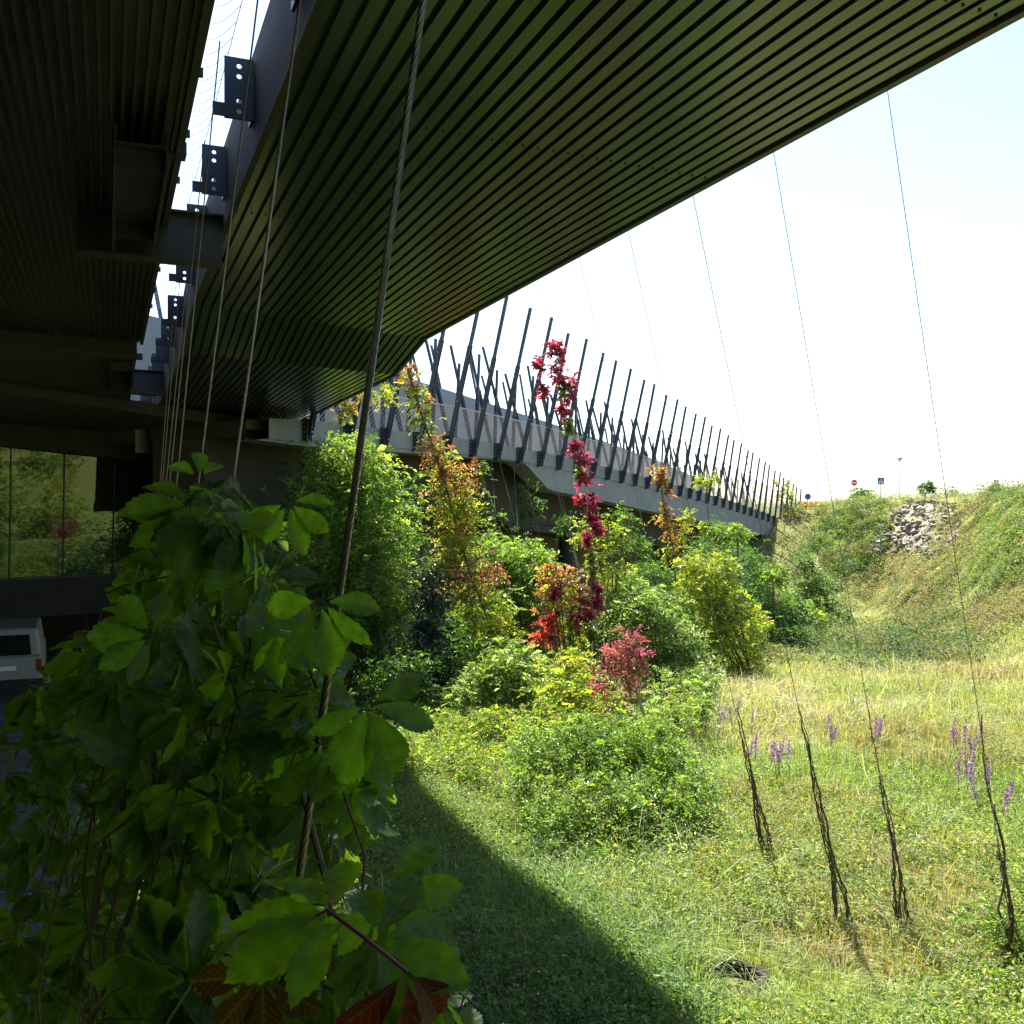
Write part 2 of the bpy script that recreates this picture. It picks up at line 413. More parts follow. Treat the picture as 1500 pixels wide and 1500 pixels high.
# even spacing in depth
def px_at(Y): return 1500 - 32867.0 / Y
Ys = np.linspace(Yfar(376), Yfar(1171), 150)
m = MB(); ring = []
for Y in Ys:
    px = px_at(Y); t_, b_ = E(px, ip(top_xy, px)), E(px, ip(bot_xy, px))
    hb = max(t_[2] - .62, b_[2] + .05)
    prof = [t_, t_ + up * (hb - t_[2]), None, None, None, None]
    st = t_ + up * (hb - t_[2]) - fout * .05
    bo = b_ - fout * .05
    prof = [t_, t_ + up * (hb - t_[2]), st, bo, bo - fout * .9, t_ - fout * .9]
    if Y == Ys[0]: prof = [prof[0] + fdir * 4.2, prof[1] + fdir * 2.4, prof[2] + fdir * 2.4, prof[3], prof[4], prof[5] + fdir * 4.2]
    ring.append(prof)
vs = [p for r_ in ring for p in r_]; n = 6
fs = [(j * n + i, j * n + (i + 1) % n, (j + 1) * n + (i + 1) % n, (j + 1) * n + i) for j in range(len(ring) - 1) for i in range(n)]
fs += [tuple(range(n)), tuple((len(ring) - 1) * n + i for i in range(n))[::-1]]
m.add(vs, fs); m.build('fascia', M['conc'], bridge)
# deck slab behind, inset box girder under it
def strip(b0, b1, z0f, z1f, name, mt, parent, Y0=None, Y1=None, nseg=60):
    m = MB(); vs = []
    for Y in np.linspace(Y0 or Yfar(376), Y1 or Yfar(1171), nseg):
        px = px_at(Y); e = E(px, 750); zt = E(px, ip(top_xy, px))[2]; zb = E(px, ip(bot_xy, px))[2]
        for b, z in ((b0, z0f(zt, zb)), (b1, z0f(zt, zb)), (b1, z1f(zt, zb)), (b0, z1f(zt, zb))):
            q = e - fout * b; vs.append((q[0], q[1], z))
    fs = [(j * 4 + i, j * 4 + (i + 1) % 4, (j + 1) * 4 + (i + 1) % 4, (j + 1) * 4 + i) for j in range(nseg - 1) for i in range(4)]
    fs += [(0, 1, 2, 3), tuple((nseg - 1) * 4 + i for i in (3, 2, 1, 0))]
    m.add(vs, fs); return m.build(name, mt, parent)
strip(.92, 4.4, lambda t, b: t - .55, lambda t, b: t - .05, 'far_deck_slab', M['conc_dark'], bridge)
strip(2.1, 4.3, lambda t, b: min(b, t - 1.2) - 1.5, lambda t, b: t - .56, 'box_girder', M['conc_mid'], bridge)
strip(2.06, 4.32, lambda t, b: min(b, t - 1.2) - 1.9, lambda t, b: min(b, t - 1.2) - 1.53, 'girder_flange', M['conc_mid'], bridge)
strip(5.1, 9.2, lambda t, b: t - .6, lambda t, b: t - .0, 'far_deck_slab', M['conc_dark'], twin)
strip(9.22, 9.32, lambda t, b: t - .3, lambda t, b: t + 4.5, 'parapet_panel', M['panel'], twin)
strip(4.9, 5.08, lambda t, b: t - .9, lambda t, b: t + .45, 'inner_kerb', M['conc'], twin)
# posts: bolted double flats on the fascia
bx = [447, 495, 547]
pp = 590.; 
inv0, inv1 = 1 / (1500 - 447.), 1 / (1500 - 1167.)
N = 36
def mkpost(foot, lean, h, first, outward, gap=.11, w=.09):
    """foot: fascia point (bracket bottom); returns lower+upper plates mesh and bolts mesh"""
    m = MB(); bo = MB()
    foot = np.array(foot, float); tip = foot + outward * lean + up * h
    mid = foot + (tip - foot) * .62
    for sg in (-1, 1):
        o = fdir * sg * gap / 2
        m.bar(foot + o, mid + o, .03, .16, outward)
    m.bar(foot + (mid - foot) * .75, tip, .115, .115, outward)
    for t in (.3, .55, .64, .7, .97):
        p = foot + (tip - foot) * t
        bo.bar(p - fdir * .1, p + fdir * .1, .032, .032)
        m.box(p, (.05, .1, .03))
    return m, bo
n_in = 0
for k in range(N + 1):
    iv = inv0 + (inv1 - inv0) * k / N
    px = 1500 - 1 / iv; e = E(px, ip(top_xy, px)); zt = e[2]
    t = k / N
    h = (7.0 - 2.8 * t ** .85) * (1 + .02 * math.sin(k * 3.7)); lean = 1.8 - 1.5 * t + .06 * math.sin(k * 2.1)
    foot = e + fout * .13 - up * .66
    m, bo = mkpost(foot, lean, h, 0, fout)
    po = m.build('post', M['steel'], bridge)
    # box bracket with bolts
    m = MB(); m.box(e + fout * .10 - up * .33 - fdir * .02, (.20, .26, .72), fout, fdir, up)
    for q in range(4):
        z = e[2] - .08 - q * .15
        bo.disc((e + fout * .27)[0:2].tolist() + [z], fout, .022, .03, 6)
        bo.disc((e + fout * .09 - fdir * .165)[0:2].tolist() + [z], fdir, .022, .03, 6)
    m.build('post_bracket', M['steel'], bridge); bo.build('bolt', M['bolt'], po)
for k in range(N + 1):
    iv = inv0 + (inv1 - inv0) * (k + .5) / N
    px = 1500 - 1 / iv
    if px > 1171: break
    e = E(px, ip(top_xy, px)); t = k / N
    for back, lean, h, par, jit in ((4.35, -1.9, 6.6, bridge, .5), (5.3, .3, 5.6, twin, .1), (9.05, -2.2, 8.0, twin, .5)):
        hh = h * (1 - .32 * t) * (1 + .10 * math.sin(k * 2.3 + back)); ll = lean * (1 - .6 * t) + jit * .6 * math.sin(k * 1.7)
        m, bo = mkpost(e - fout * back + fdir * jit + up * .0, ll, hh, 0, fout)
        po = m.build('post', M['steel'], par)
        bo.build('bolt', M['bolt'], po)
# handrail and stainless mesh between the posts
m = MB(); m2 = MB()
rail = []; 
for Y in np.linspace(Yfar(376), Yfar(1168), 90):
    px = px_at(Y); e = E(px, ip(top_xy, px)); t = (Y - 30) / 68
    rail.append(e + fout * (.13 + .25 * (1 - t)) + up * 1.15)
m.tube(rail, .028, 6); m.build('handrail', M['bolt'], bridge)
mesh_l = MB()
s_tot = np.linalg.norm(E(1168, 760) - E(376, 640)); ns = int(s_tot / .20)
for k in range(ns):
    Y = Yfar(376) + (Yfar(1168) - Yfar(376)) * k / ns; px = px_at(Y)
    for sg in (1,):
        Y2 = min(Y + .95, Yfar(1168)); px2 = px_at(Y2)
        a_ = E(px, ip(top_xy, px)) + fout * .02; b_ = E(px2, ip(top_xy, px2)) + fout * .30 + up * 1.15
        mesh_l.bar(a_, b_, .0075, .0075)
        a_ = E(px2, ip(top_xy, px2)) + fout * .02; b_ = E(px, ip(top_xy, px)) + fout * .30 + up * 1.15
        if k % 2 == 0: mesh_l.bar(a_, b_, .006, .006)
tag(mesh_l.build('wire_mesh', M['cable_thin'], bridge), 'fine slanting wire mesh under the handrail')

# abutment and piers of the far stretch
ab = thing('abutment', 'dark shaded abutment wall under the far end of the bridge', 'wall', (E(1168, 800)[0], E(1168, 800)[1], -8))
m = MB(); e = E(1171, 794); zt = e[2] - .02
for (b0, b1, o) in ((.1, 9.4, 0),):
    q0 = e - fdir * .6 - fout * b0; q1 = e - fdir * .6 - fout * b1
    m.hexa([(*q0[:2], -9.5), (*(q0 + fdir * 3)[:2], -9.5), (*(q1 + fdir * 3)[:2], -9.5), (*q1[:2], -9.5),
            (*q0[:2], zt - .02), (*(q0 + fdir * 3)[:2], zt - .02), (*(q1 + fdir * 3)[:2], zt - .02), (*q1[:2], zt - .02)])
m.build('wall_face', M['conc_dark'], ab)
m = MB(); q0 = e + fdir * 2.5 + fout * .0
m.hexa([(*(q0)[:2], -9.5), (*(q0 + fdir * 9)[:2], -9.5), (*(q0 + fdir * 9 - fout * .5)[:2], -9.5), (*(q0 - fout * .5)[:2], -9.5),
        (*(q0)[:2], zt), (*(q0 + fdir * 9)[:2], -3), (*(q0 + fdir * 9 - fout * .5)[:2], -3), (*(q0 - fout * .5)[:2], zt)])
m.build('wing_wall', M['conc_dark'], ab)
for px, back, lb in ((640, 3.2, 'shaded concrete pier behind the yellow and red creeper'), (905, 3.2, 'shaded concrete pier behind the yellow green creeper')):
    e = E(px, 700); q = e - fout * back
    m = MB(); zb = float(gz(q[0], q[1])) - .3
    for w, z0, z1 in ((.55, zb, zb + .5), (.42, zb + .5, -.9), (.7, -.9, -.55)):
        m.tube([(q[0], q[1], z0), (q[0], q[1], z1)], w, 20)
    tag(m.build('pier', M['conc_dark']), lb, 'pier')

# ------------------------------------------------------------------ building under the decks
bld = thing('glazed_building', 'raised building with a reflecting glass wall under the decks at far left', 'building', P(80, 900, 31))
A = P(-160, 750, 29.0)[:2]; B = P(470, 750, 38.5)[:2]
wd = (B - A) / np.linalg.norm(B - A); wn = np.array([wd[1], -wd[0]]); L = np.linalg.norm(B - A)
w3 = np.array([*wd, 0]); n3 = np.array([*wn, 0])
def W(u, out, z): q = A + wd * u + wn * out; return np.array([q[0], q[1], z])
zg = -2.12
def ztop(u): return 2.55 - 1.35 * u / L
npan = 9; wp = L / npan
for i in range(npan):
    u0, u1 = i * wp, (i + 1) * wp
    m = MB(); m.hexa([W(u0 + .02, 0, zg), W(u1 - .02, 0, zg), W(u1 - .02, -.03, zg), W(u0 + .02, -.03, zg),
                      W(u0 + .02, .24, ztop(u0) - .02), W(u1 - .02, .24, ztop(u1) - .02), W(u1 - .02, .21, ztop(u1) - .02), W(u0 + .02, .21, ztop(u0) - .02)])
    gp = m.build('window_pane', M['glass'], bld)
    m = MB(); m.bar(W(u0, .0, zg), W(u0, .24, ztop(u0)), .035, .08, n3); m.build('mullion', M['black'], bld)
m = MB(); m.hexa([W(-4, .05, zg - 1.25), W(L, .05, zg - 1.25), W(L, -9, zg - 1.25), W(-4, -9, zg - 1.25), W(-4, .05, zg - .03), W(L, .05, zg - .03), W(L, -9, zg - .03), W(-4, -9, zg - .03)])
m.build('floor_slab', M['conc_dark'], bld)
m = MB(); m.box(W(L / 2 - 2, .06, zg - .01), (L + 4, .2, .05), w3, n3, up); m.build('sill', M['black'], bld)
m = MB(); m.hexa([W(-4, -.2, zg), W(L, -.2, zg), W(L, -8.8, zg), W(-4, -8.8, zg), W(-4, -.2, ztop(0) - .05), W(L, -.2, ztop(L) - .05), W(L, -8.8, ztop(L)), W(-4, -8.8, ztop(0))])
m.build('inner_core', M['conc_dark'], bld)
m = MB(); m.hexa([W(-4, 9.5, 3.1), W(L * .78, 4., 2.55), W(L, -8, 1.3), W(-4, -8, 2.7), W(-4, 9.5, 3.4), W(L * .78, 4., 2.9), W(L, -8, 1.9), W(-4, -8, 3.2)])
m.hexa([W(-4, .9, ztop(0) - .02), W(L, .9, ztop(L) - .02), W(L, -.3, ztop(L) - .02), W(-4, -.3, ztop(0) - .02), W(-4, .9, ztop(0) + .7), W(L, .9, ztop(L) + .9), W(L, -.3, ztop(L) + .9), W(-4, -.3, ztop(0) + .7)])
m.build('eaves_slab', M['conc_dark'], bld)
for u in (1.2, 6.6, 11.2):
    m = MB(); q = W(u, -2.5, 0); m.tube([(q[0], q[1], -6.2), (q[0], q[1], zg - 1.26)], .28, 16); m.build('pillar', M['conc_dark'], bld)
m = MB(); m.box(W(7, -8.7, -4.8), (14, .3, 2.6), w3, n3, up); m.build('rear_wall', M['conc_dark'], bld)

# white van parked below it
vc = P(8, 1035, 28.0); vc[2] = -5.40
van = thing('parked_van', 'white van parked with its rear to the viewer under the glazed building', 'van', vc)
m = MB()
def vbox(x0, x1, y0, y1, z0, z1, ins=0.): 
    m.hexa([vc + np.array(q) for q in ((x0, y0, z0), (x1, y0, z0), (x1, y1, z0), (x0, y1, z0), (x0 + ins, y0 + ins, z1), (x1 - ins, y0 + ins, z1), (x1 - ins, y1 - ins, z1), (x0 + ins, y1 - ins, z1))])
vbox(-.95, .95, 0, 4.6, .35, 1.25, .02); vbox(-.93, .93, .02, 3.6, 1.25, 2.05, .12)
vb = m.build('body', M['white'], van)
vb_ = vb; bv = vb.modifiers.new('bevel', 'BEVEL'); bv.width = .07; bv.segments = 3
m = MB(); vbox(-.72, .66, -.012 + .04, .1, 1.30, 1.88, .05); m.build('rear_window', M['glass_dark'], van)
m = MB(); vbox(-.97, .97, -.09, .1, .38, .62); m.build('bumper', M['black'], van)
for x in (.80, -.94):
    m = MB(); vbox(x, x + .13, -.025, .05, .85, 1.18); m.build('tail_light', M['red'], van)
m = MB(); vbox(-.27, .27, -.03, .02, .88, 1.0); m.build('number_plate', M['sign_white'], van)
for x in (-.86, .86):
    for y in (.8, 3.7):
        m = MB(); m.disc(vc + np.array([x, y, .33]), (1, 0, 0), .33, .2, 20); m.build('wheel', M['black'], van)

bpy.context.view_layer.update(); van.rotation_euler[2] = R(24)
# ------------------------------------------------------------------ cables
def rope(pts, r, strands=6, pitch=.11):
    m = MB(); a = np.array(pts[0]); b = np.array(pts[1]); L = np.linalg.norm(b - a); d = (b - a) / L
    u = np.cross(d, up); u /= np.linalg.norm(u); w = np.cross(d, u); n = int(L / pitch * 9)
    for s in range(strands):
        pt = []
        for i in range(n + 1):
            t = i / n * L; an = 2 * math.pi * (t / pitch + s / strands)
            pt.append(a + d * t + (u * math.cos(an) + w * math.sin(an)) * r * .58)
        m.tube(pt, r * .46, 5)
    return m
lbA = ['thick twisted steel cable crossing the ribbed soffit, nearest to the viewer',
       'pale steel cable just left of the thick twisted cable, rising into the near creeper',
       'steel cable at the right edge of the slot, second left of the thick twisted cable',
       'steel cable third left of the thick twisted cable below the first cross beam',
       'steel cable fourth left of the thick twisted cable, meeting the top of the near creeper',
       'thin cable in front of the dim ceiling, fifth left of the thick twisted cable',
       'thin cable in front of the dim ceiling, sixth left of the thick twisted cable',
       'thin cable in front of the dim ceiling, seventh left of the thick twisted cable']
lines = [((620, 0), (435, 1310)), ((440, 0), (307, 950)), ((333, 363), (270, 877)), ((297, 317), (250, 800)), ((280, 400), (241, 780)), ((266, 480), (238, 760)), ((254, 520), (234, 750)), ((246, 560), (232, 740))]
for k in range(8):
    Y = 1.5 + 2.28 * k; (qx0, qy0), (qx1, qy1) = lines[k]
    a_, b_ = P(qx0, qy0, Y + .08), P(qx1, qy1, Y); d_ = b_ - a_
    base = a_ + d_ * ((-5.5 - a_[2]) / d_[2]); topp = a_ + d_ * ((4.05 - a_[2]) / d_[2])
    if k == 0:
        o = rope((base, topp), .0062).build('twisted_cable', M['cable'])
    else:
        m = MB(); m.tube([base + (topp - base) * t for t in np.linspace(0, 1, 12)], .006, 6)
        o = m.build('steel_cable', M['cable'])
    tag(o, lbA[k], 'cable', 'cables hung from the slot edge')
cabR = [((1300, 125), (1490, 1420)), ((1133, 220), (1330, 1375)), ((1015, 280), (1240, 1370)), ((920, 335), (1130, 1270)), ((850, 377), (1052, 1215)), ((790, 408), (985, 1150)), ((738, 438), (925, 1090))]
lbR = ['thin cable at far right with a bare vine twisting up its foot',
       'thin cable whose bare vine stem stands second from the right in the meadow',
       'thin cable whose bare vine stem leans third from the right in the meadow',
       'thin cable with a short bare vine stem beside purple flower spikes',
       'faint cable right of the red shrub with a spindly vine stem at its foot',
       'faint cable in front of the far posts, its foot in the big green shrub',
       'faintest cable against the sky, its foot among the shrubs by the red shrub']
Rbase = []
for k, ((tx, ty), (bx_, by)) in enumerate(cabR):
    b = G(bx_, by); z = 5.6
    best = None
    for Lq in np.arange(-1, 6, .02):                # how far the cable leans back to the deck
        q = np.array([b[0] - NX[0] * Lq, b[1] - NX[1] * Lq, z])
        x = 750 + F * q[0] / q[1]; y = 750 - F * q[2] / q[1]
        e_ = abs(x - (tx + (bx_ - tx) / (by - ty) * (y - ty)))
        if best is None or e_ < best[0]: best = (e_, q)
    t_ = best[1]; Rbase.append((b, t_))
    m = MB(); m.tube([b + (t_ - b) * t - up * (.10 * math.sin(math.pi * t)) for t in np.linspace(0, 1, 16)], .0048 if k < 5 else .004, 6)
    tag(m.build('steel_cable', M['cable_thin']), lbR[k], 'cable', 'cables over the meadow')

DEAD = []
# bare vines on the feet of the cables
for k, (hgt, lb) in enumerate(((3.0, 'leafless brown vine stems wound round the rightmost cable foot'), (2.9, 'leafless brown vine stems on the second cable foot from the right'),
                               (2.9, 'leafless brown vine stems on the third cable foot from the right, tallest and leaning'), (2.4, 'leafless brown vine stem on the fourth cable foot from the right'))):
    b, t_ = Rbase[k]; d = (t_ - b) / np.linalg.norm(t_ - b)
    th = thing('bare_vine', lb, 'vine', b, 'bare vines on cable feet')
    m = MB()
    for q in range(7):
        hh = hgt * (1 if q == 0 else random.uniform(.35, .95)); ph = random.uniform(0, 6.28); rr = random.uniform(.02, .05); tw = random.uniform(1.5, 4)
        pts = []
        for i in range(26):
            f = i / 25; an = ph + tw * f * hh
            flare = (1 - f) ** 2 * .11
            pts.append(b + d * hh * f * 1.08 + np.array([math.cos(an), math.sin(an), 0]) * (rr + flare * random.uniform(.6, 1.2)) * (1.05 - f * .5) + rng.normal(0, .008, 3))
        m.tube(pts, np.linspace(.016, .007, 26) * random.uniform(.7, 1.2), 5)
    for q in range(26):                          # short dead twigs
        f = random.uniform(.03, .8); p0 = b + d * hgt * f; dd = rng.normal(0, 1, 3); dd /= np.linalg.norm(dd)
        m.tube([p0, p0 + dd * .1 + up * .02, p0 + dd * random.uniform(.14, .24)], (.006, .004, .002), 4)
    m.build('stem', M['stem'], th)
    rg = np.random.default_rng(400 + k); n_ = 110; ff = rg.random((n_, 1)) ** 1.5
    DEAD.append((th, b + d * hgt * ff + rg.normal(0, .06, (n_, 3)) * (1.2 - ff), rg.normal(0, 1, (n_, 3)), rg))
# cables under the far stretch
lbF = ['just right of the yellow and red creeper', 'second', 'third']
for i, (x0, x1, y1) in enumerate(((700, 727, 780), (720, 726, 765), (731, 760, 790), (752, 758, 770), (765, 790, 790), (815, 838, 800), (822, 836, 790), (915, 935, 830), (938, 945, 800))):
    px = x0; e = E(px, ip(bot_xy, px)); Y = Yfar(px) - 2.5
    b = P(x1, y1, Y); d = (b - e); b = e + d * ((float(gz(b[0], b[1])) - e[2]) / d[2])
    b[2] = float(gz(b[0], b[1]))
    m = MB(); m.tube([e, (e + b) / 2, b], .013, 5)
    tag(m.build('steel_cable', M['cable']), 'thin pale cable tied from far concrete edge down to creepers', 'cable', 'cables under the far stretch')

# ------------------------------------------------------------------ foliage
def unit(a): return a / (np.linalg.norm(a, axis=-1, keepdims=True) + 1e-9)
def leaves(pos, nrm, size, tint, rg, droop=.4, aspect=.5, d=None):
    """folded diamond leaves -> verts, tris, tint per vertex"""
    n = len(pos)
    if d is None: d = rg.normal(0, 1, (n, 3)); d[:, 2] -= droop
    nrm = unit(nrm); d = unit(d - nrm * np.sum(d * nrm, 1, keepdims=True)); w = np.cross(nrm, d)
    s = size * np.exp(rg.normal(-.08, .32, (n, 1)))
    base = pos; tip = pos + d * s - nrm * s * .12
    mid = pos + d * s * .42
    l = mid + w * s * aspect * .5 + nrm * s * .12; r = mid - w * s * aspect * .5 + nrm * s * .12
    v = np.stack([base, l, tip, r], 1).reshape(-1, 3)
    k = np.arange(n)[:, None] * 4
    f = np.concatenate([k + np.array([[0, 2, 1]]), k + np.array([[0, 3, 2]])], 0)
    return v, f, np.repeat(tint, 4, axis=0)

def pick(pal, n, rg):
    c = np.array([p[0] for p in pal], float); w = np.array([p[1] for p in pal], float); w /= w.sum()
    return c[rg.choice(len(pal), n, p=w)]

def cloud(blobs, dens, size, pal, rg, shoots=0, clump=.30, jitter=.3, upb=.55):
    """blobs: (centre, radii) in metres. returns verts, faces, tints, shoot stems"""
    V = []; Fc = []; T = []; off = 0; stems = []
    more = []
    for b in blobs:
        more.append(b); r = np.array(b[1])
        for q in range(4):
            dd = unit(rg.normal(0, 1, 3)); more.append((np.array(b[0]) + dd * r * rg.uniform(.7, 1.1), r * rg.uniform(.28, .55), *b[2:]))
    for (c, r, *own) in more:
        c = np.array(c); r = np.array(r); pl = own[0] if own else pal
        area = (r[0] * r[2] + r[1] * r[2] + r[0] * r[1]) * 4.2
        n = max(30, int(dens * area / size ** 2 * 2.3)); ncl = max(8, min(150, int(area / (clump * r.min()) ** 2 * .09) + 6))
        dirs = unit(rg.normal(0, 1, (ncl, 3))); rad = rg.uniform(.35, 1.05, (ncl, 1)) ** .6
        cc = c + dirs * r * rad; ccol = pick(pl, ncl, rg) * rg.uniform(1 - jitter, 1 + jitter, (ncl, 1))
        csz = clump * r.min() * rg.uniform(.5, 1.5, (ncl, 1))
        k = rg.integers(0, ncl, n)
        # three quarters of the leaves sit in two rows along short arching twigs, the rest fill in
        q8 = 9; nt_ = max(4, int(n * .78 / q8)); k = k[:nt_]
        p0 = cc[k] + rg.normal(0, 1, (nt_, 3)) * csz[k] * np.array([1, 1, .8])
        td = unit(unit(p0 - c) * .75 + rg.normal(0, .5, (nt_, 3)) + np.array([0, 0, .12])); Lt = np.minimum(size * rg.uniform(2.2, 6.0, (nt_, 1)), .9 * r.min() + .06)
        sd_ = unit(np.cross(td, np.array([0, 0, 1.]) + rg.normal(0, .35, (nt_, 3)))); tn_ = np.cross(sd_, td)
        tt = np.linspace(.12, 1, q8)[None, :, None]; sg = np.where(np.arange(q8) % 2 == 0, 1., -1.)[None, :, None]
        pos = p0[:, None] + td[:, None] * Lt[:, None] * tt + np.array([0, 0, -.42]) * Lt[:, None] * tt ** 2
        ld = sd_[:, None] * sg + td[:, None] * .7 + np.array([0, 0, -.35]); nr = tn_[:, None] + rg.normal(0, .3, (nt_, q8, 3))
        tc_ = ccol[k] * rg.uniform(.7, 1.35, (nt_, 1))
        tint = tc_[:, None] * rg.uniform(.75, 1.25, (nt_, q8, 1)) * (1 + .35 * (tt - .5))
        nf = n // 5; kf = rg.integers(0, ncl, nf)
        pos = np.concatenate([pos.reshape(-1, 3), cc[kf] + rg.normal(0, 1, (nf, 3)) * csz[kf] * .9])
        nr = np.concatenate([nr.reshape(-1, 3), dirs[kf] * .5 + np.array([0, 0, upb]) + rg.normal(0, .55, (nf, 3))])
        dl_ = rg.normal(0, 1, (nf, 3)); dl_[:, 2] -= .5
        ld = np.concatenate([(ld + 0 * pos[:nt_ * q8].reshape(nt_, q8, 3)).reshape(-1, 3), dl_])
        tint = np.concatenate([tint.reshape(-1, 3), ccol[kf] * rg.uniform(.6, 1.1, (nf, 1))])
        v, f, t = leaves(pos, nr, size, tint, rg, d=ld); V.append(v); Fc.append(f + off); T.append(t); off += len(v)
        for q in range(int(shoots * area * .9 + rg.random())):
            dd = unit(rg.normal(0, 1, 3)); dd[2] = abs(dd[2]) * .8 + .1; st = c + dd * r * .8
            Ls = r.min() * rg.uniform(.4, 1.0); nn = int(Ls / size * 3.2) + 4; tt = np.linspace(0, 1, nn)[:, None]
            line = st + dd * Ls * tt + np.array([0, 0, -.35]) * Ls * tt ** 2
            v, f, t = leaves(line + rg.normal(0, size * .35, (nn, 3)), rg.normal(0, .5, (nn, 3)) + np.array([0, 0, .8]), size * .8, np.repeat(pick(pl, 1, rg), nn, 0) * rg.uniform(1.0, 1.5, (nn, 1)), rg)
            V.append(v); Fc.append(f + off); T.append(t); off += len(v); stems.append(line)
    return np.concatenate(V), np.concatenate(Fc), np.concatenate(T), stems

def pxblob(px, py, Y, rx, ry, own=None, rd=None):
    s = Y / F; c = P(px, py, Y)
    b = [c, np.array([rx * s, (rd or rx) * s, ry * s])]
    if own: b.append(own)
    return tuple(b)

def plant(name, label, cat, blobs, size, pal, dens=1., stems=(), shoots=.6, mat_='leaf', stem_mat='stem', seed=1, group=None, clump=.30, base=None, r0=.04, jitter=.3):
    rg = np.random.default_rng(seed)
    bl = [pxblob(*b) if not isinstance(b[0], np.ndarray) else b for b in blobs]
    if base is None:
        low = min(bl, key=lambda b: b[0][2] - b[1][2])[0]; base = np.array([low[0], low[1], float(gz(low[0], low[1]))])
    t = thing(name, label, cat, base, group)
    v, f, tn, sh = cloud(bl, dens, size, pal, rg, shoots, clump, jitter)
    npmesh('foliage', v, f, M[mat_], t, tn)
    m = MB()
    if not stems:
        for b in bl[:8]:
            p1 = b[0]; a = base + np.array([rg.normal(0, .08), rg.normal(0, .08), -.05]); mid = a * .45 + p1 * .55 + np.array([rg.normal(0, .1), rg.normal(0, .1), .1])
            ts = np.linspace(0, 1, 10)[:, None]
            m.tube((1 - ts) ** 2 * a + 2 * ts * (1 - ts) * mid + ts ** 2 * p1, np.linspace(r0, r0 * .3, 10), 5)
            for q in range(3):
                e = p1 + unit(rg.normal(0, 1, 3)) * b[1] * .8
                m.tube([p1 * .6 + mid * .4, (p1 + e) / 2 + rg.normal(0, .05, 3), e], (r0 * .35, r0 * .25, r0 * .1), 4)
    for s in stems:
        m.tube(s[0], s[1], 6)
    for line in sh: m.tube(line, r0 * .08 + .002, 4)
    m.build('stem', M[stem_mat], t)
    return t

LG = [((.12, .21, .045), 3), ((.17, .27, .07), 2), ((.07, .14, .03), 2), ((.20, .26, .07), 1)]
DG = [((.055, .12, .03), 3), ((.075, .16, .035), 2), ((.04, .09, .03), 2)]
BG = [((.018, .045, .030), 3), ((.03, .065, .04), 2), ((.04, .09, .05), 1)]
YG = [((.22, .27, .045), 3), ((.16, .24, .045), 3), ((.30, .29, .06), 1.5), ((.10, .16, .03), 2)]
RY = [((.25, .27, .05), 5), ((.26, .16, .07), 1.6), ((.20, .08, .05), .8), ((.16, .22, .045), 3)]
RD = [((.33, .03, .07), 3), ((.40, .06, .09), 2), ((.22, .025, .045), 2), ((.42, .13, .10), 1)]
BR = [((.22, .085, .06), 2), ((.27, .16, .08), 2), ((.16, .07, .045), 1.5), ((.22, .22, .06), 2)]
PG = [((.17, .25, .10), 2), ((.13, .21, .06), 3), ((.27, .34, .19), 1), ((.08, .14, .045), 2)]

plant('creeper_column', 'broad tower of bright green creeper with a sunlit pale crown, under the near soffit end', 'creeper',
      [(505, 668, 30, 42, 32), (530, 690, 30, 45, 40), (480, 735, 30, 55, 45), (530, 750, 30, 62, 50), (510, 810, 30, 72, 55), (545, 860, 30, 60, 55), (480, 880, 30, 60, 60), (560, 940, 30, 50, 55), (520, 985, 30, 50, 40)],
      .105, LG, dens=1.15, shoots=1.1, seed=11)
plant('creeper_strand', 'slanting yellow and rusty red creeper strand reaching up to the posts', 'creeper',
      [(594, 540, 29, 12, 12, BR), (605, 562, 29, 13, 14, RY), (614, 592, 29, 13, 16, RY), (622, 622, 29, 13, 16, YG), (634, 652, 29, 17, 16, BR), (645, 685, 29, 20, 20), (668, 700, 29, 24, 22, BR), (662, 730, 29, 28, 24), (672, 770, 29, 32, 28), (668, 810, 29, 24, 25), (690, 845, 29, 28, 26, BR), (706, 880, 29, 30, 26, YG), (718, 915, 29, 30, 24, YG), (560, 575, 29, 16, 12, YG), (520, 575, 29, 14, 12, RY), (505, 600, 29, 9, 22, RY)],
      .105, RY, dens=1.0, shoots=1.2, seed=12, clump=.4,
      stems=[([G(735, 1000), P(718, 915, 29), P(690, 845, 29), P(666, 760, 29), P(645, 685, 29), P(620, 615, 29), P(597, 540, 29)], .035)])
plant('creeper_column', 'rounded mid green creeper mound between the yellow strand and the red strand', 'creeper',
      [(735, 812, 33, 45, 28), (770, 835, 33, 38, 32), (720, 850, 33, 40, 34), (765, 880, 33, 42, 36), (735, 910, 33, 52, 36), (700, 930, 33, 38, 40), (775, 930, 33, 40, 40), (745, 970, 33, 50, 40)],
      .11, LG, dens=1.1, shoots=1.4, seed=13)
rp = [(865, 1010), (868, 930), (867, 850), (863, 780), (858, 715), (845, 655), (831, 600), (824, 555), (812, 508)]
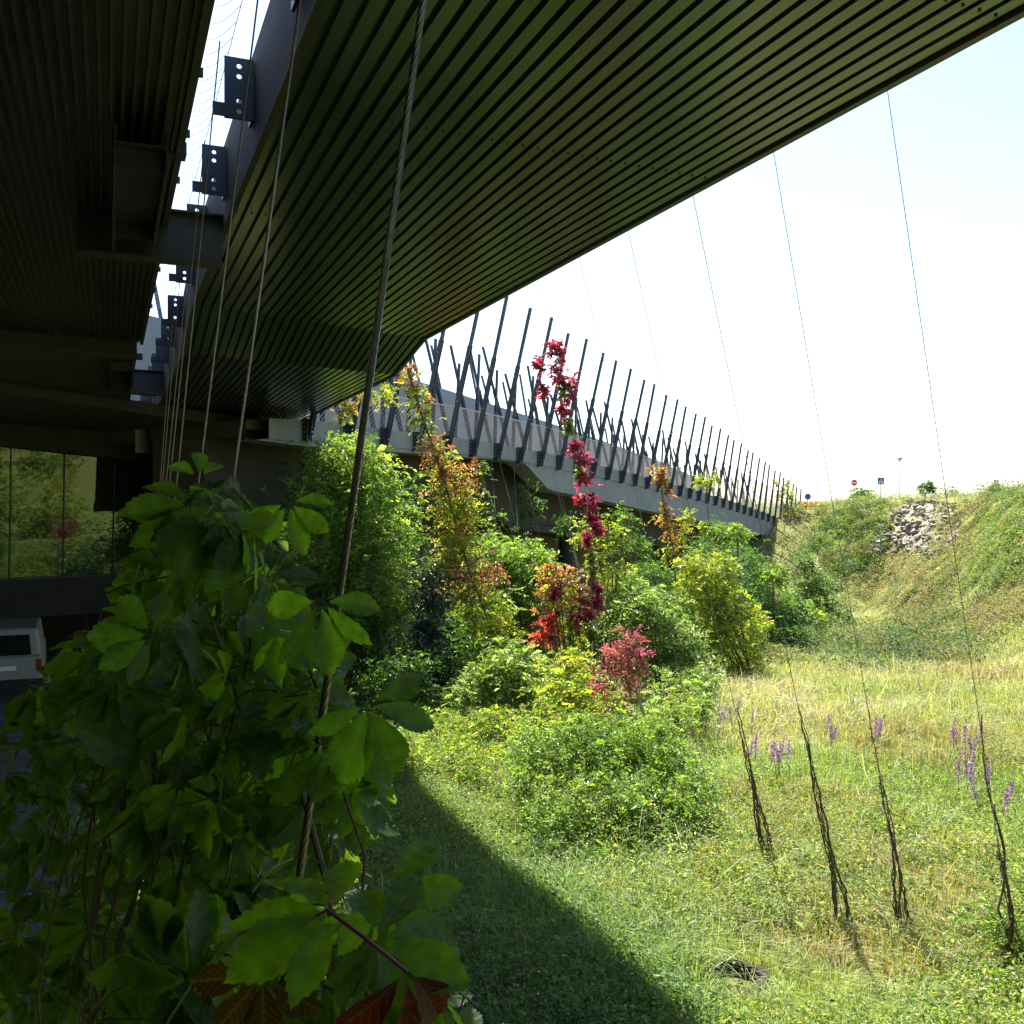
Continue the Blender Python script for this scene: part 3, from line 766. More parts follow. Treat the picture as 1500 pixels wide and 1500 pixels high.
plant('creeper_strand', 'thin crimson creeper strand hanging from a cable in front of the posts', 'creeper',
      [(806, 508, 29, 9, 6), (816, 515, 29, 6, 8), (790, 535, 29, 5, 10), (815, 545, 29, 10, 8), (826, 556, 29, 9, 9), (833, 575, 29, 5, 12), (829, 605, 29, 6, 10), (797, 575, 29, 4, 8), (843, 655, 29, 6, 9), (855, 672, 29, 8, 8), (858, 705, 29, 7, 8), (857, 732, 29, 8, 6), (867, 760, 29, 4, 8), (859, 790, 29, 3, 7), (875, 778, 29, 3, 6), (868, 735, 29, 4, 8), (862, 862, 29, 10, 7, BR), (876, 866, 29, 5, 8), (862, 888, 29, 9, 10), (873, 885, 29, 7, 6), (848, 906, 29, 5, 7), (812, 870, 29, 3, 6)] + [(x, y, 29, 2.2, 7, YG) for x, y in ((826, 570), (833, 625), (850, 692), (864, 815), (867, 845), (867, 930))],
      .13, RD, dens=.6, shoots=0., mat_='leaf_red', stem_mat='pale', seed=14, clump=.5,
      stems=[([P(x, y, 29) for x, y in rp], np.linspace(.035, .01, len(rp)))], base=np.array([*P(865, 1010, 29)[:2], -5.8]))
plant('creeper_column', 'rust and yellow creeper column with scarlet lower leaves, left of the crimson strand', 'creeper',
      [(803, 838, 29.5, 14, 12, BR), (820, 850, 29.5, 18, 18, BR), (815, 880, 29.5, 20, 20, BR), (838, 880, 29.5, 12, 25, YG), (800, 905, 29.5, 12, 14, RD), (805, 925, 29.5, 11, 14, RD), (790, 938, 29.5, 10, 10, RD), (838, 925, 29.5, 15, 26, YG), (835, 960, 29.5, 12, 20, YG)],
      .11, RY, dens=1., shoots=.6, seed=15, clump=.4)
plant('creeper_column', 'airy yellow green creeper wisps just right of the crimson strand', 'creeper',
      [(862, 770, 31, 14, 14), (850, 790, 31, 8, 8), (880, 800, 31, 16, 14), (903, 790, 31, 10, 22), (890, 770, 31, 6, 16), (912, 785, 31, 8, 10), (870, 825, 31, 14, 16), (905, 835, 31, 16, 18), (890, 860, 31, 20, 22), (910, 890, 31, 20, 26), (885, 910, 31, 16, 22)],
      .09, YG, dens=.55, shoots=2.2, seed=16, clump=.5)
plant('creeper_column', 'light green bushy creeper mound behind the red shrub', 'creeper',
      [(940, 875, 30, 34, 18), (925, 905, 30, 36, 24), (960, 900, 30, 38, 28), (985, 940, 30, 36, 30), (950, 940, 30, 40, 30), (1005, 975, 30, 34, 28), (970, 985, 30, 40, 25)],
      .11, PG, dens=1.15, shoots=1.3, seed=17)
plant('creeper_strand', 'faded red creeper tuft in front of the far concrete edge', 'creeper',
      [(962, 690, 41, 9, 7, BR), (970, 700, 41, 6, 8, BR), (975, 718, 41, 4, 12, BR), (972, 750, 41, 8, 16, BR), (985, 770, 41, 11, 18, BR), (1003, 768, 41, 12, 16, YG), (1012, 752, 41, 9, 6, YG), (990, 800, 41, 12, 18, RY), (1030, 775, 41, 5, 10, YG)],
      .12, BR, dens=.8, shoots=1.0, seed=18, clump=.5,
      stems=[([G(1000, 990), P(992, 880, 41), P(985, 800, 41), P(973, 745, 41), P(965, 690, 41)], .03)])
plant('creeper_column', 'tall yellow green creeper mass standing right of the light green mound', 'creeper',
      [(1015, 825, 37, 18, 12), (1040, 832, 37, 34, 18), (1060, 825, 37, 12, 14), (1025, 865, 37, 30, 28), (1058, 875, 37, 26, 28), (1050, 920, 37, 32, 32), (1085, 905, 37, 26, 20, YG), (1030, 925, 37, 20, 26), (1075, 960, 37, 34, 30), (1100, 985, 37, 24, 20), (1110, 915, 37, 14, 14)],
      .11, YG, dens=1., shoots=1.2, seed=19)
plant('standard_shrub', 'flat round green crown on a thin stem just under the concrete edge', 'shrub',
      [(1078, 778, 46, 20, 9), (1065, 775, 46, 12, 8), (1092, 782, 46, 12, 7)], .11, LG, dens=1., shoots=1.2, seed=20,
      stems=[([G(1085, 965), P(1083, 850, 46), P(1080, 785, 46)], .04)])
plant('standard_shrub', 'small yellow green crown caught in front of the post feet', 'shrub',
      [(1035, 703, 50, 14, 8), (1045, 698, 50, 8, 5), (1024, 704, 50, 7, 6)], .11, YG, dens=.8, shoots=1.0, seed=21,
      stems=[([G(1050, 950), P(1040, 800, 50), P(1035, 708, 50)], .025)])
plant('standard_shrub', 'round sunlit crown against the dark abutment', 'shrub',
      [(1132, 838, 48, 18, 12), (1125, 848, 48, 12, 10), (1142, 845, 48, 12, 10)], .12, LG, dens=1., shoots=1.2, seed=22,
      stems=[([G(1135, 950), P(1133, 890, 48), P(1132, 845, 48)], .05)])
plant('shrub', 'dark rounded shrub under the round sunlit crown by the abutment', 'shrub',
      [(1145, 885, 50, 26, 22), (1130, 905, 50, 24, 20), (1160, 905, 50, 18, 20)], .13, DG, dens=1.1, shoots=.6, seed=23)
plant('ivy_shrub', 'dark conical shrub at the foot of the bridge end by the hillside', 'shrub',
      [(1178, 822, 66, 12, 12), (1185, 850, 66, 20, 22), (1200, 880, 66, 26, 24), (1222, 905, 66, 24, 18), (1185, 905, 66, 22, 20)], .17, DG, dens=1.1, shoots=.4, seed=24)
plant('shrub', 'small pale leafy shrub in front of the dark conical shrub', 'shrub',
      [(1190, 900, 56, 14, 14), (1205, 908, 56, 12, 12)], .14, LG, dens=.8, shoots=1.2, seed=25)
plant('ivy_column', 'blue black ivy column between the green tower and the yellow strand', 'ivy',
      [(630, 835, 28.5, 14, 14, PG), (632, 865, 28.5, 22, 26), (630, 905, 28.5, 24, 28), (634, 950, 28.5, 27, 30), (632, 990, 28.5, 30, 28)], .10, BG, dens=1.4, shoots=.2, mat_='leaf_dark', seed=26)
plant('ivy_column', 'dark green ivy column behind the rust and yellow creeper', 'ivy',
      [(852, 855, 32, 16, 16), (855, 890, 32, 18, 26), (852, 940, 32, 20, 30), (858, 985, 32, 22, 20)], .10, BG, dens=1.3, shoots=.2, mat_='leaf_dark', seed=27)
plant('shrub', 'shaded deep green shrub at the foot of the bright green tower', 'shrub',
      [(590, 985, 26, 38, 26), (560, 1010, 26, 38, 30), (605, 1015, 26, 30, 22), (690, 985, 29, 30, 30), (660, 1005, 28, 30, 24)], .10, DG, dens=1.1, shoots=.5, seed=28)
plant('shrub', 'pale green bindweed mound with white touched leaves in the middle of the valley', 'shrub',
      [(745, 965, 24.5, 32, 28), (770, 985, 24.5, 28, 30), (735, 1005, 24.5, 36, 28), (700, 1000, 24.5, 28, 20), (680, 1018, 24.5, 26, 20), (765, 1025, 24.5, 30, 20)], .085, PG, dens=1.15, shoots=1.2, seed=29)
plant('creeper_column', 'yellow leaved creeper heap left of the red shrub', 'creeper',
      [(832, 980, 23.5, 24, 22, YG), (820, 1010, 23.5, 26, 22, RY), (845, 1020, 23.5, 26, 24, YG), (815, 1040, 23.5, 26, 20, YG), (855, 1050, 23.5, 26, 20, YG)], .085, YG, dens=1.05, shoots=1., seed=30)
tr = [(955, 1095), (948, 1060), (938, 1030), (930, 1005), (920, 965)]
Yr = 21.5
twigs = [([P(x, y, Yr) for x, y in tr], np.linspace(.05, .02, 5))]
for (ax_, ay, bx2, by2) in ((930, 1005, 880, 985), (925, 985, 950, 945), (920, 970, 905, 945), (880, 985, 868, 1010), (932, 1010, 900, 1060), (935, 1020, 945, 980), (900, 1060, 895, 1095), (880, 985, 885, 950), (920, 965, 935, 930)):
    p0, p1 = P(ax_, ay, Yr), P(bx2, by2, Yr - .3); twigs.append(([p0, (p0 + p1) / 2 + up * .12, p1], (.018, .013, .006)))
plant('red_shrub', 'crimson leaved shrub with pale bent twigs in the middle of the valley', 'shrub',
      [(925, 935, Yr, 20, 13), (910, 955, Yr, 20, 14), (938, 955, Yr, 16, 16), (890, 965, Yr, 16, 12), (935, 985, Yr, 16, 14), (900, 985, Yr, 26, 14, BR), (880, 1000, Yr, 10, 12, RD), (890, 1050, Yr, 6, 9, RD), (898, 1085, Yr, 5, 9, RD), (905, 1020, Yr, 20, 14, BR), (928, 1005, Yr, 14, 10, BR)],
      .075, [((.33, .04, .08), 3), ((.40, .10, .11), 2), ((.24, .04, .05), 2), ((.34, .20, .10), 1.5), ((.2, .2, .06), .8)], dens=.42, shoots=1.2, mat_='leaf_red', stem_mat='pale', stems=twigs, seed=31, clump=.4, base=np.array([*P(955, 1095, Yr)[:2], -5.5]))
plant('shrub', 'big spreading green shrub in the sunlit meadow, dark at its foot', 'shrub',
      [(800, 1135, 17.5, 42, 30), (860, 1120, 18, 55, 32), (920, 1130, 17.5, 50, 34), (980, 1150, 17, 38, 34), (830, 1180, 16.5, 52, 36), (900, 1190, 16.3, 58, 42), (965, 1200, 16.3, 48, 40), (815, 1225, 16, 34, 30), (1010, 1190, 16.5, 28, 30), (890, 1240, 15.8, 50, 26), (950, 1245, 15.8, 42, 24), (780, 1090, 18.5, 30, 22), (795, 1248, 15.3, 22, 22, DG), (850, 1258, 15.2, 36, 18, DG), (925, 1262, 15.2, 40, 16, DG), (985, 1235, 15.8, 24, 22, DG), (1025, 1160, 17, 18, 26), (750, 1160, 17, 22, 20), (850, 1085, 17.8, 46, 34), (905, 1075, 18, 40, 30), (960, 1095, 17.8, 36, 34), (800, 1100, 18, 36, 28), (1000, 1120, 17.5, 26, 26)],  # low front blobs darker: shade at its foot put into leaf colour
      .062, LG + [((.10, .17, .06), 2)], dens=.8, shoots=2.6, seed=32, r0=.025)
plant('shrub', 'low light green thicket left of the big spreading shrub', 'shrub',
      [(640, 1060, 23, 36, 18), (610, 1085, 22, 36, 18), (690, 1070, 22.5, 38, 22), (740, 1070, 22, 36, 24), (660, 1105, 20.5, 46, 18), (720, 1120, 19.5, 46, 22), (600, 1120, 20, 36, 14), (780, 1085, 21, 34, 26), (560, 1130, 20, 26, 10)],
      .065, LG + YG, dens=.7, shoots=2.4, seed=33, r0=.02)
plant('shrub', 'tangled yellow green thicket right below the red shrub', 'shrub',
      [(850, 1075, 20, 40, 22), (905, 1085, 20, 36, 20), (960, 1095, 19.5, 30, 22), (985, 1060, 22, 26, 22), (1000, 1030, 24, 22, 18)],
      .065, YG, dens=.75, shoots=1.2, seed=34, r0=.02)
plant('shrub', 'soft green bush behind the second and third bare vines from the right', 'shrub',
      [(1300, 1215, 16.5, 36, 22), (1265, 1225, 16.5, 26, 16), (1340, 1225, 16.5, 22, 16)], .055, LG, dens=.55, shoots=1.2, seed=35, r0=.015)
plant('shrub', 'leafy weed clump at the lower right corner around the rightmost vine', 'shrub',
      [(1480, 1330, 12.3, 40, 40), (1500, 1390, 12, 40, 40), (1440, 1340, 12.6, 26, 20), (1450, 1430, 11.4, 34, 22)], .055, LG, dens=.5, shoots=1.2, seed=36, r0=.012)
plant('shrub', 'bushy green shrub on the hill crest behind the no entry sign', 'shrub', [(1262, 722, 108, 11, 8), (1272, 726, 108, 8, 6), (1254, 727, 108, 8, 6)], .25, DG, dens=1., shoots=.4, seed=37)
plant('shrub', 'small upright shrub on the hill crest right of the street lamp', 'shrub', [(1358, 710, 92, 6, 8), (1362, 716, 92, 8, 5), (1354, 718, 92, 6, 5)], .2, DG, dens=1., shoots=1., seed=38)
plant('shrub', 'tiny light shrub on the hill crest at far right', 'shrub', [(1460, 713, 76, 6, 5), (1454, 716, 76, 5, 4)], .18, LG, dens=.8, shoots=1., seed=39)
plant('creeper_strand', 'green and rusty creeper climbing the last posts of the bridge', 'creeper',
      [(1152, 715, 92, 6, 14, LG), (1140, 720, 92, 8, 12, BR), (1155, 755, 92, 7, 14, RY), (1185, 738, 92, 14, 3, BR), (1160, 735, 92, 8, 10, LG)], .2, BR, dens=.35, shoots=.6, seed=40, clump=.5)
plant('creeper_strand', 'shaded green creeper hanging in the dark hollow under the bridge', 'creeper',
      [(762, 720, 44, 10, 18), (780, 735, 44, 12, 22), (770, 765, 44, 14, 20), (825, 770, 44, 16, 14)], .12, DG, dens=.5, shoots=.8, seed=41, clump=.45)
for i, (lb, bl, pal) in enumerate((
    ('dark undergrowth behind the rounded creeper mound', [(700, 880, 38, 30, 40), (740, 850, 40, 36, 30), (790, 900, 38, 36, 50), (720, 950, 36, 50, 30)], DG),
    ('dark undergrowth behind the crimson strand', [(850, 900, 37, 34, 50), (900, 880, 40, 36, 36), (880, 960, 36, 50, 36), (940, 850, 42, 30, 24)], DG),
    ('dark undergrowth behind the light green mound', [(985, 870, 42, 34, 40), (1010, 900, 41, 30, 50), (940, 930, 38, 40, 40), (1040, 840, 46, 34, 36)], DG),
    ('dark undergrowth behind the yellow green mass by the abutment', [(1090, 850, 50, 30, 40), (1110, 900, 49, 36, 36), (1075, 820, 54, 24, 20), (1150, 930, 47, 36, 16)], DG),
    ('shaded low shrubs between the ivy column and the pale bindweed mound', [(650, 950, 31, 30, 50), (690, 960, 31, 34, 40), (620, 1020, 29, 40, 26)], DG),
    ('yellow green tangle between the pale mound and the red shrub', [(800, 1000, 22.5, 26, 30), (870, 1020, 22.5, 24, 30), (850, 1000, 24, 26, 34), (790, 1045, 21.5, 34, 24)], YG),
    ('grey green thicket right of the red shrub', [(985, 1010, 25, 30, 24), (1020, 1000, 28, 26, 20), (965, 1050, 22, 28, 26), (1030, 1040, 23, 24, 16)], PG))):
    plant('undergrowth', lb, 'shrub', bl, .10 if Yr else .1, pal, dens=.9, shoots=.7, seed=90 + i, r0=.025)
rw = thing('retaining_wall', 'brown stone retaining wall in the shade under the far stretch', 'wall', (*(E(900, 800) - fout * 6.5)[:2], -7.5))
strip(6.5, 7.0, lambda t, b: -9.0, lambda t, b: t - .65, 'stone_face', M['stone_wall'], rw, 37, 97)
# sunlit greenery beyond the under-croft, and bushes across the valley that the glass wall mirrors
for i, (x, y, rx, ry, Y, lb) in enumerate(((30, 920, 120, 70, 58, 'sunlit bush seen through the gap above the white van'), (390, 950, 90, 60, 54, 'sunlit bush seen through the gap behind the near creeper'), (560, 900, 80, 60, 62, 'sunlit bush beyond the bridge behind the bright green tower'), (220, 930, 110, 60, 56, 'sunlit bush beyond the under-croft between van and creeper'))):
    plant('shrub', lb, 'shrub', [(x - rx * .5, y + 10, Y, rx * .55, ry * .8), (x + rx * .4, y, Y, rx * .6, ry)], .2, LG, dens=.9, shoots=.3, seed=50 + i)
for i, (x, y, rr, hh, lb) in enumerate(((13, 9.2, 1.1, 4.2, 'tall'), (17.5, 5.5, 2.4, 2.6, 'wide'), (23, 7.5, 2, 4.2, 'high'), (20, 1, 2.5, 3.2, 'round'), (15, 12.2, 1.6, 2.6, 'low'), (27, 2, 3.2, 4.5, 'broad'), (15.5, 1.5, 1.5, 3, 'slim'))):
    plant('shrub', lb + ' bush right of the view mirrored in the glass wall', 'shrub', [(np.array([x, y, -5.5 + hh * .7]), np.array([rr, rr, hh])), (np.array([x + rr * .6, y + 1, -5]), np.array([rr, rr, hh * .6]))], .22, LG if i % 2 else YG, dens=.7, shoots=.2, seed=60 + i)

for th, p_, n_, rg in DEAD:
    v, f, t = leaves(p_, n_, .05, pick([((.16, .13, .10), 3), ((.26, .22, .17), 2), ((.16, .22, .05), 1.5)], len(p_), rg), rg, 1.2)
    npmesh('dead_leaves', v, f, M['weed'], th, t)
# greenery trailing over the far girder
for i, (lb, bl) in enumerate((
    ('green creeper trailing from the girder just right of the yellow and red strand', [(705, 690, 40, 10, 16), (700, 725, 40, 14, 26), (715, 765, 40, 18, 22)]),
    ('green creeper trailing from the girder right of the crimson strand', [(905, 752, 50, 12, 10), (915, 775, 50, 16, 20), (930, 810, 50, 22, 24)]),
    ('green creeper trailing in shade between the faded red tuft and the flat crown', [(1045, 770, 55, 12, 12), (1040, 795, 55, 18, 18), (1060, 815, 55, 20, 18)]),
    ('leafy creeper curtain hanging over the dark wall behind the bright green tower', [(445, 690, 33, 18, 24), (455, 740, 33, 24, 40), (440, 800, 33, 26, 44), (600, 720, 33, 14, 30), (605, 780, 33, 16, 36)]))):
    plant('creeper_strand', lb, 'creeper', bl, .11, DG + LG[:1], dens=.6, shoots=1.4, seed=320 + i, clump=.45)

# ------------------------------------------------------------------ near creeper: palmate leaves of five toothed leaflets
def leaflet(seed, wide=.52):
    """leaflet in the xy plane, length 1 along x, with teeth, fold and curl; returns verts, quads(tri), uv"""
    rg = np.random.default_rng(seed); n = 23; u = np.linspace(0, 1, n)
    w = wide * .5 * np.sin(np.pi * u ** 1.15) ** .85 * np.where(u > .72, 1 - .55 * ((u - .72) / .28) ** 1.5, 1)
    teeth = np.where(np.arange(n) % 2 == 0, 1.0, .91); teeth[:4] = 1; w = w * teeth
    w[0] = .006; w[-1] = .0
    curl = -.2 * u ** 2 * rg.uniform(.2, 2.0) ; fold = rg.uniform(.02, .3)
    V = []; UV = []
    for i in range(n):
        for s in (-1, -.5, 0, .5, 1):
            x = u[i] + (.035 if (i % 2 == 0 and abs(s) == 1 and 3 < i < n - 1) else 0)
            y = w[i] * s; z = curl[i] + abs(s) * w[i] * fold * 2 - (.10 * w[i] if abs(s) == .5 else 0) + .012 * math.sin(i * 1.3 + s * 2)
            V.append((x, y, z)); UV.append((u[i], y * 2))
    Fq = [(i * 5 + k, (i + 1) * 5 + k, (i + 1) * 5 + k + 1, i * 5 + k + 1) for i in range(n - 1) for k in range(4)]
    return np.array(V), np.array(Fq), np.array(UV)
LF = [leaflet(s, w) for s, w in ((1, .46), (2, .52), (3, .42), (4, .56), (5, .48))]

def palmate(center, nrm, heading, size, tint, rg, acc, nleaf=5, droop=.5):
    """one leaf of five leaflets"""
    nrm = unit(np.array(nrm, float)); h = np.array(heading, float); h = unit(h - nrm * np.dot(h, nrm)); w = np.cross(nrm, h)
    angs = {5: (-1.45, -.72, 0, .72, 1.45), 3: (-.8, 0, .8), 1: (0,)}[nleaf]
    for a in angs:
        a = a + rg.normal(0, .1); sz = size * (1.0 - .20 * abs(a) / 1.45 * 1.4) * rg.uniform(.88, 1.08)
        d = math.cos(a) * h + math.sin(a) * w; dd = droop * rg.uniform(.5, 1.4)
        d = unit(d * math.cos(dd) - nrm * math.sin(dd)); nn = unit(nrm - d * np.dot(nrm, d)); roll = rg.normal(0, .28)
        s = np.cross(nn, d); nn2 = nn * math.cos(roll) + s * math.sin(roll); s2 = np.cross(nn2, d)
        v, f, uv = LF[rg.integers(0, 5)]
        vv = center + d * .012 + (v[:, :1] * d + v[:, 1:2] * s2 + v[:, 2:] * nn2) * sz
        acc['v'].append(vv); acc['f'].append(f + acc['n']); acc['uv'].append(uv); acc['n'] += len(vv)
        acc['t'].append(np.repeat((np.array(tint) * rg.uniform(.85, 1.15))[None], len(vv), 0))

def inpoly(x, y, poly):
    r = False; j = len(poly) - 1
    for i in range(len(poly)):
        if (poly[i][1] > y) != (poly[j][1] > y) and x < (poly[j][0] - poly[i][0]) * (y - poly[i][1]) / (poly[j][1] - poly[i][1]) + poly[i][0]: r = not r
        j = i
    return r

CG = [(.044, .11, .014), (.056, .13, .014), (.036, .088, .020), (.066, .15, .016), (.038, .09, .026)]
def near_creeper(label, poly, n, Yr, size, seed, heroes=(), stems=(), dark=1.):
    rg = np.random.default_rng(seed); acc = dict(v=[], f=[], uv=[], t=[], n=0)
    xs_ = [p[0] for p in poly]; ys_ = [p[1] for p in poly]
    base = P((min(xs_) + max(xs_)) / 2, max(ys_), sum(Yr) / 2); base[2] = -5.5
    th = thing('virginia_creeper', label, 'creeper', base)
    pet = MB(); cnt = 0
    pts = []
    while cnt < n:
        x, y = rg.uniform(min(xs_), max(xs_)), rg.uniform(min(ys_), max(ys_))
        if not inpoly(x, y, poly): continue
        Y = rg.uniform(*Yr); c = P(x, y, Y)
        out = np.array([.55, -.45, .55]) + rg.normal(0, .45, 3)
        head = np.array([.5, -.2, -.6]) + rg.normal(0, .65, 3)
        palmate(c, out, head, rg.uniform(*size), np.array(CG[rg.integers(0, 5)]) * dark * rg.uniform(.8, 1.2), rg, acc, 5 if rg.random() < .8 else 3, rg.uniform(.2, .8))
        st = c + np.array([rg.normal(-.06, .05), rg.normal(.05, .04), rg.normal(-.05, .05)])
        pet.tube([c, (c + st) / 2 + np.array([0, 0, .012]), st], .0016, 4); cnt += 1; pts.append(st)
    for (cx, cy, Y, nr, hd, sz, tn, nl, dr) in heroes:
        palmate(P(cx, cy, Y), nr, hd, sz, tn, rg, acc, nl, dr)
    npmesh('leaves', np.concatenate(acc['v']), np.concatenate(acc['f']), M['creeper'], th, np.concatenate(acc['t']), True, np.concatenate(acc['uv']))
    pet.build('petiole', M['stem_green'], th)['kind'] = 'stuff'
    m = MB()
    for q in range(26):                       # woody stems wandering through the mass
        i = rg.integers(0, len(pts)); p = pts[i]; L_ = rg.uniform(.5, 1.3)
        k = rg.uniform(-.3, .3); tt = np.linspace(0, 1, 9)
        ln = [p + np.array([k * t + .03 * math.sin(5 * t + q), rg.normal(0, .01), -L_ * t]) + rg.normal(0, .008, 3) for t in tt]
        m.tube(ln, rg.uniform(.001, .0032), 5)
    for s in stems: m.tube([P(*p) for p in s[0]], s[1], 6)
    m.build('stem', M['stem'], th)
    return th

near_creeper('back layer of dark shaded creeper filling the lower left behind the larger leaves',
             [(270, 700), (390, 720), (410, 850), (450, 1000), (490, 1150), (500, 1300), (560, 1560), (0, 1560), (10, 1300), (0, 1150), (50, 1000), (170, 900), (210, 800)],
             560, (2.1, 3.6), (.07, .12), 71, dark=.55)  # leaf colour of this back layer scaled down to stand for shade
near_creeper('tall shaded creeper with broad five part leaves climbing beside the thick twisted cable',
             [(265, 730), (300, 690), (340, 730), (385, 720), (400, 800), (420, 880), (470, 960), (510, 1020), (545, 1090), (530, 1200), (430, 1310), (250, 1310), (190, 1200), (170, 1080), (120, 980), (180, 890), (225, 820)],
             215, (1.45, 2.2), (.065, .115), 72, dark=.8,
             heroes=[(292, 700, 1.75, (.2, -.8, .4), (-.1, 0, 1), .07, (.05,.125,.017), 3, .2), (422, 735, 1.6, (.1, -.9, .2), (.2, 0, -1), .085, (.05,.12,.014), 5, .15),
                     (225, 930, 1.25, (.1, -.8, .55), (-.9, 0, .2), .085, (.03,.075,.025), 5, .2), (540, 1030, 1.35, (.3, -.85, .2), (.4, 0, -.9), .125, (.04,.10,.014), 5, .2),
                     (470, 880, 1.4, (.1, -.9, .1), (.1, 0, -1), .105, (.045,.11,.014), 5, .15)],
             stems=[([(330, 1100, 1.8), (365, 960, 1.75), (375, 850, 1.75), (370, 745, 1.7), (340, 715, 1.7)], .003), ([(500, 1500, 1.5), (480, 1300, 1.5), (440, 1150, 1.6), (400, 1000, 1.7)], .005)])
near_creeper('lowest creeper clump with big bright leaves and a red stalk at the bottom left',
             [(260, 1350), (420, 1320), (540, 1290), (590, 1370), (660, 1470), (690, 1570), (220, 1570), (190, 1420)],
             75, (1.15, 1.7), (.07, .115), 73, dark=.8,
             heroes=[(490, 1335, 1.0, (.05, -.35, .9), (-1, .1, .1), .125, (.052,.125,.014), 5, .15), (552, 1372, 1.02, (.1, -.6, .75), (.8, .1, .4), .11, (.034,.088,.014), 5, .25),
                     (560, 1300, 1.15, (.1, -.8, .4), (.5, .0, -.5), .11, (.04,.10,.014), 5, .2)])
dl = thing('withered_leaf', 'dark red withered creeper leaf hanging from a red stalk at the bottom edge', 'leaf', P(595, 1420, .98))
acc = dict(v=[], f=[], uv=[], t=[], n=0); rg = np.random.default_rng(5)
palmate(P(597, 1420, .98), (.5, -.8, .1), (-.05, 0, -1), .10, (.05, .006, .008), rg, acc, 3, .1)
npmesh('blade', np.concatenate(acc['v']), np.concatenate(acc['f']), M['creeper'], dl, np.concatenate(acc['t']), True, np.concatenate(acc['uv']))
m = MB(); m.tube([P(430, 1420, 1.05), P(455, 1345, 1.0), P(480, 1333, .99), P(540, 1378, .98), P(597, 1424, .98)], .0022, 6, True); m.build('stalk', M['stem_red'], dl)
dl = thing('withered_leaf', 'brown curled dead creeper leaf at the bottom edge left of the red one', 'leaf', P(400, 1430, 1.0))
acc = dict(v=[], f=[], uv=[], t=[], n=0)
palmate(P(385, 1425, 1.0), (.2, -.9, .1), (.1, 0, -1), .095, (.02, .010, .005), rg, acc, 5, .25)
npmesh('blade', np.concatenate(acc['v']), np.concatenate(acc['f']), M['creeper'], dl, np.concatenate(acc['t']), True, np.concatenate(acc['uv']))
m = MB(); m.tube([P(385, 1425, 1.0), P(420, 1380, 1.02), P(455, 1345, 1.03)], .002, 6); m.build('stalk', M['stem'], dl)

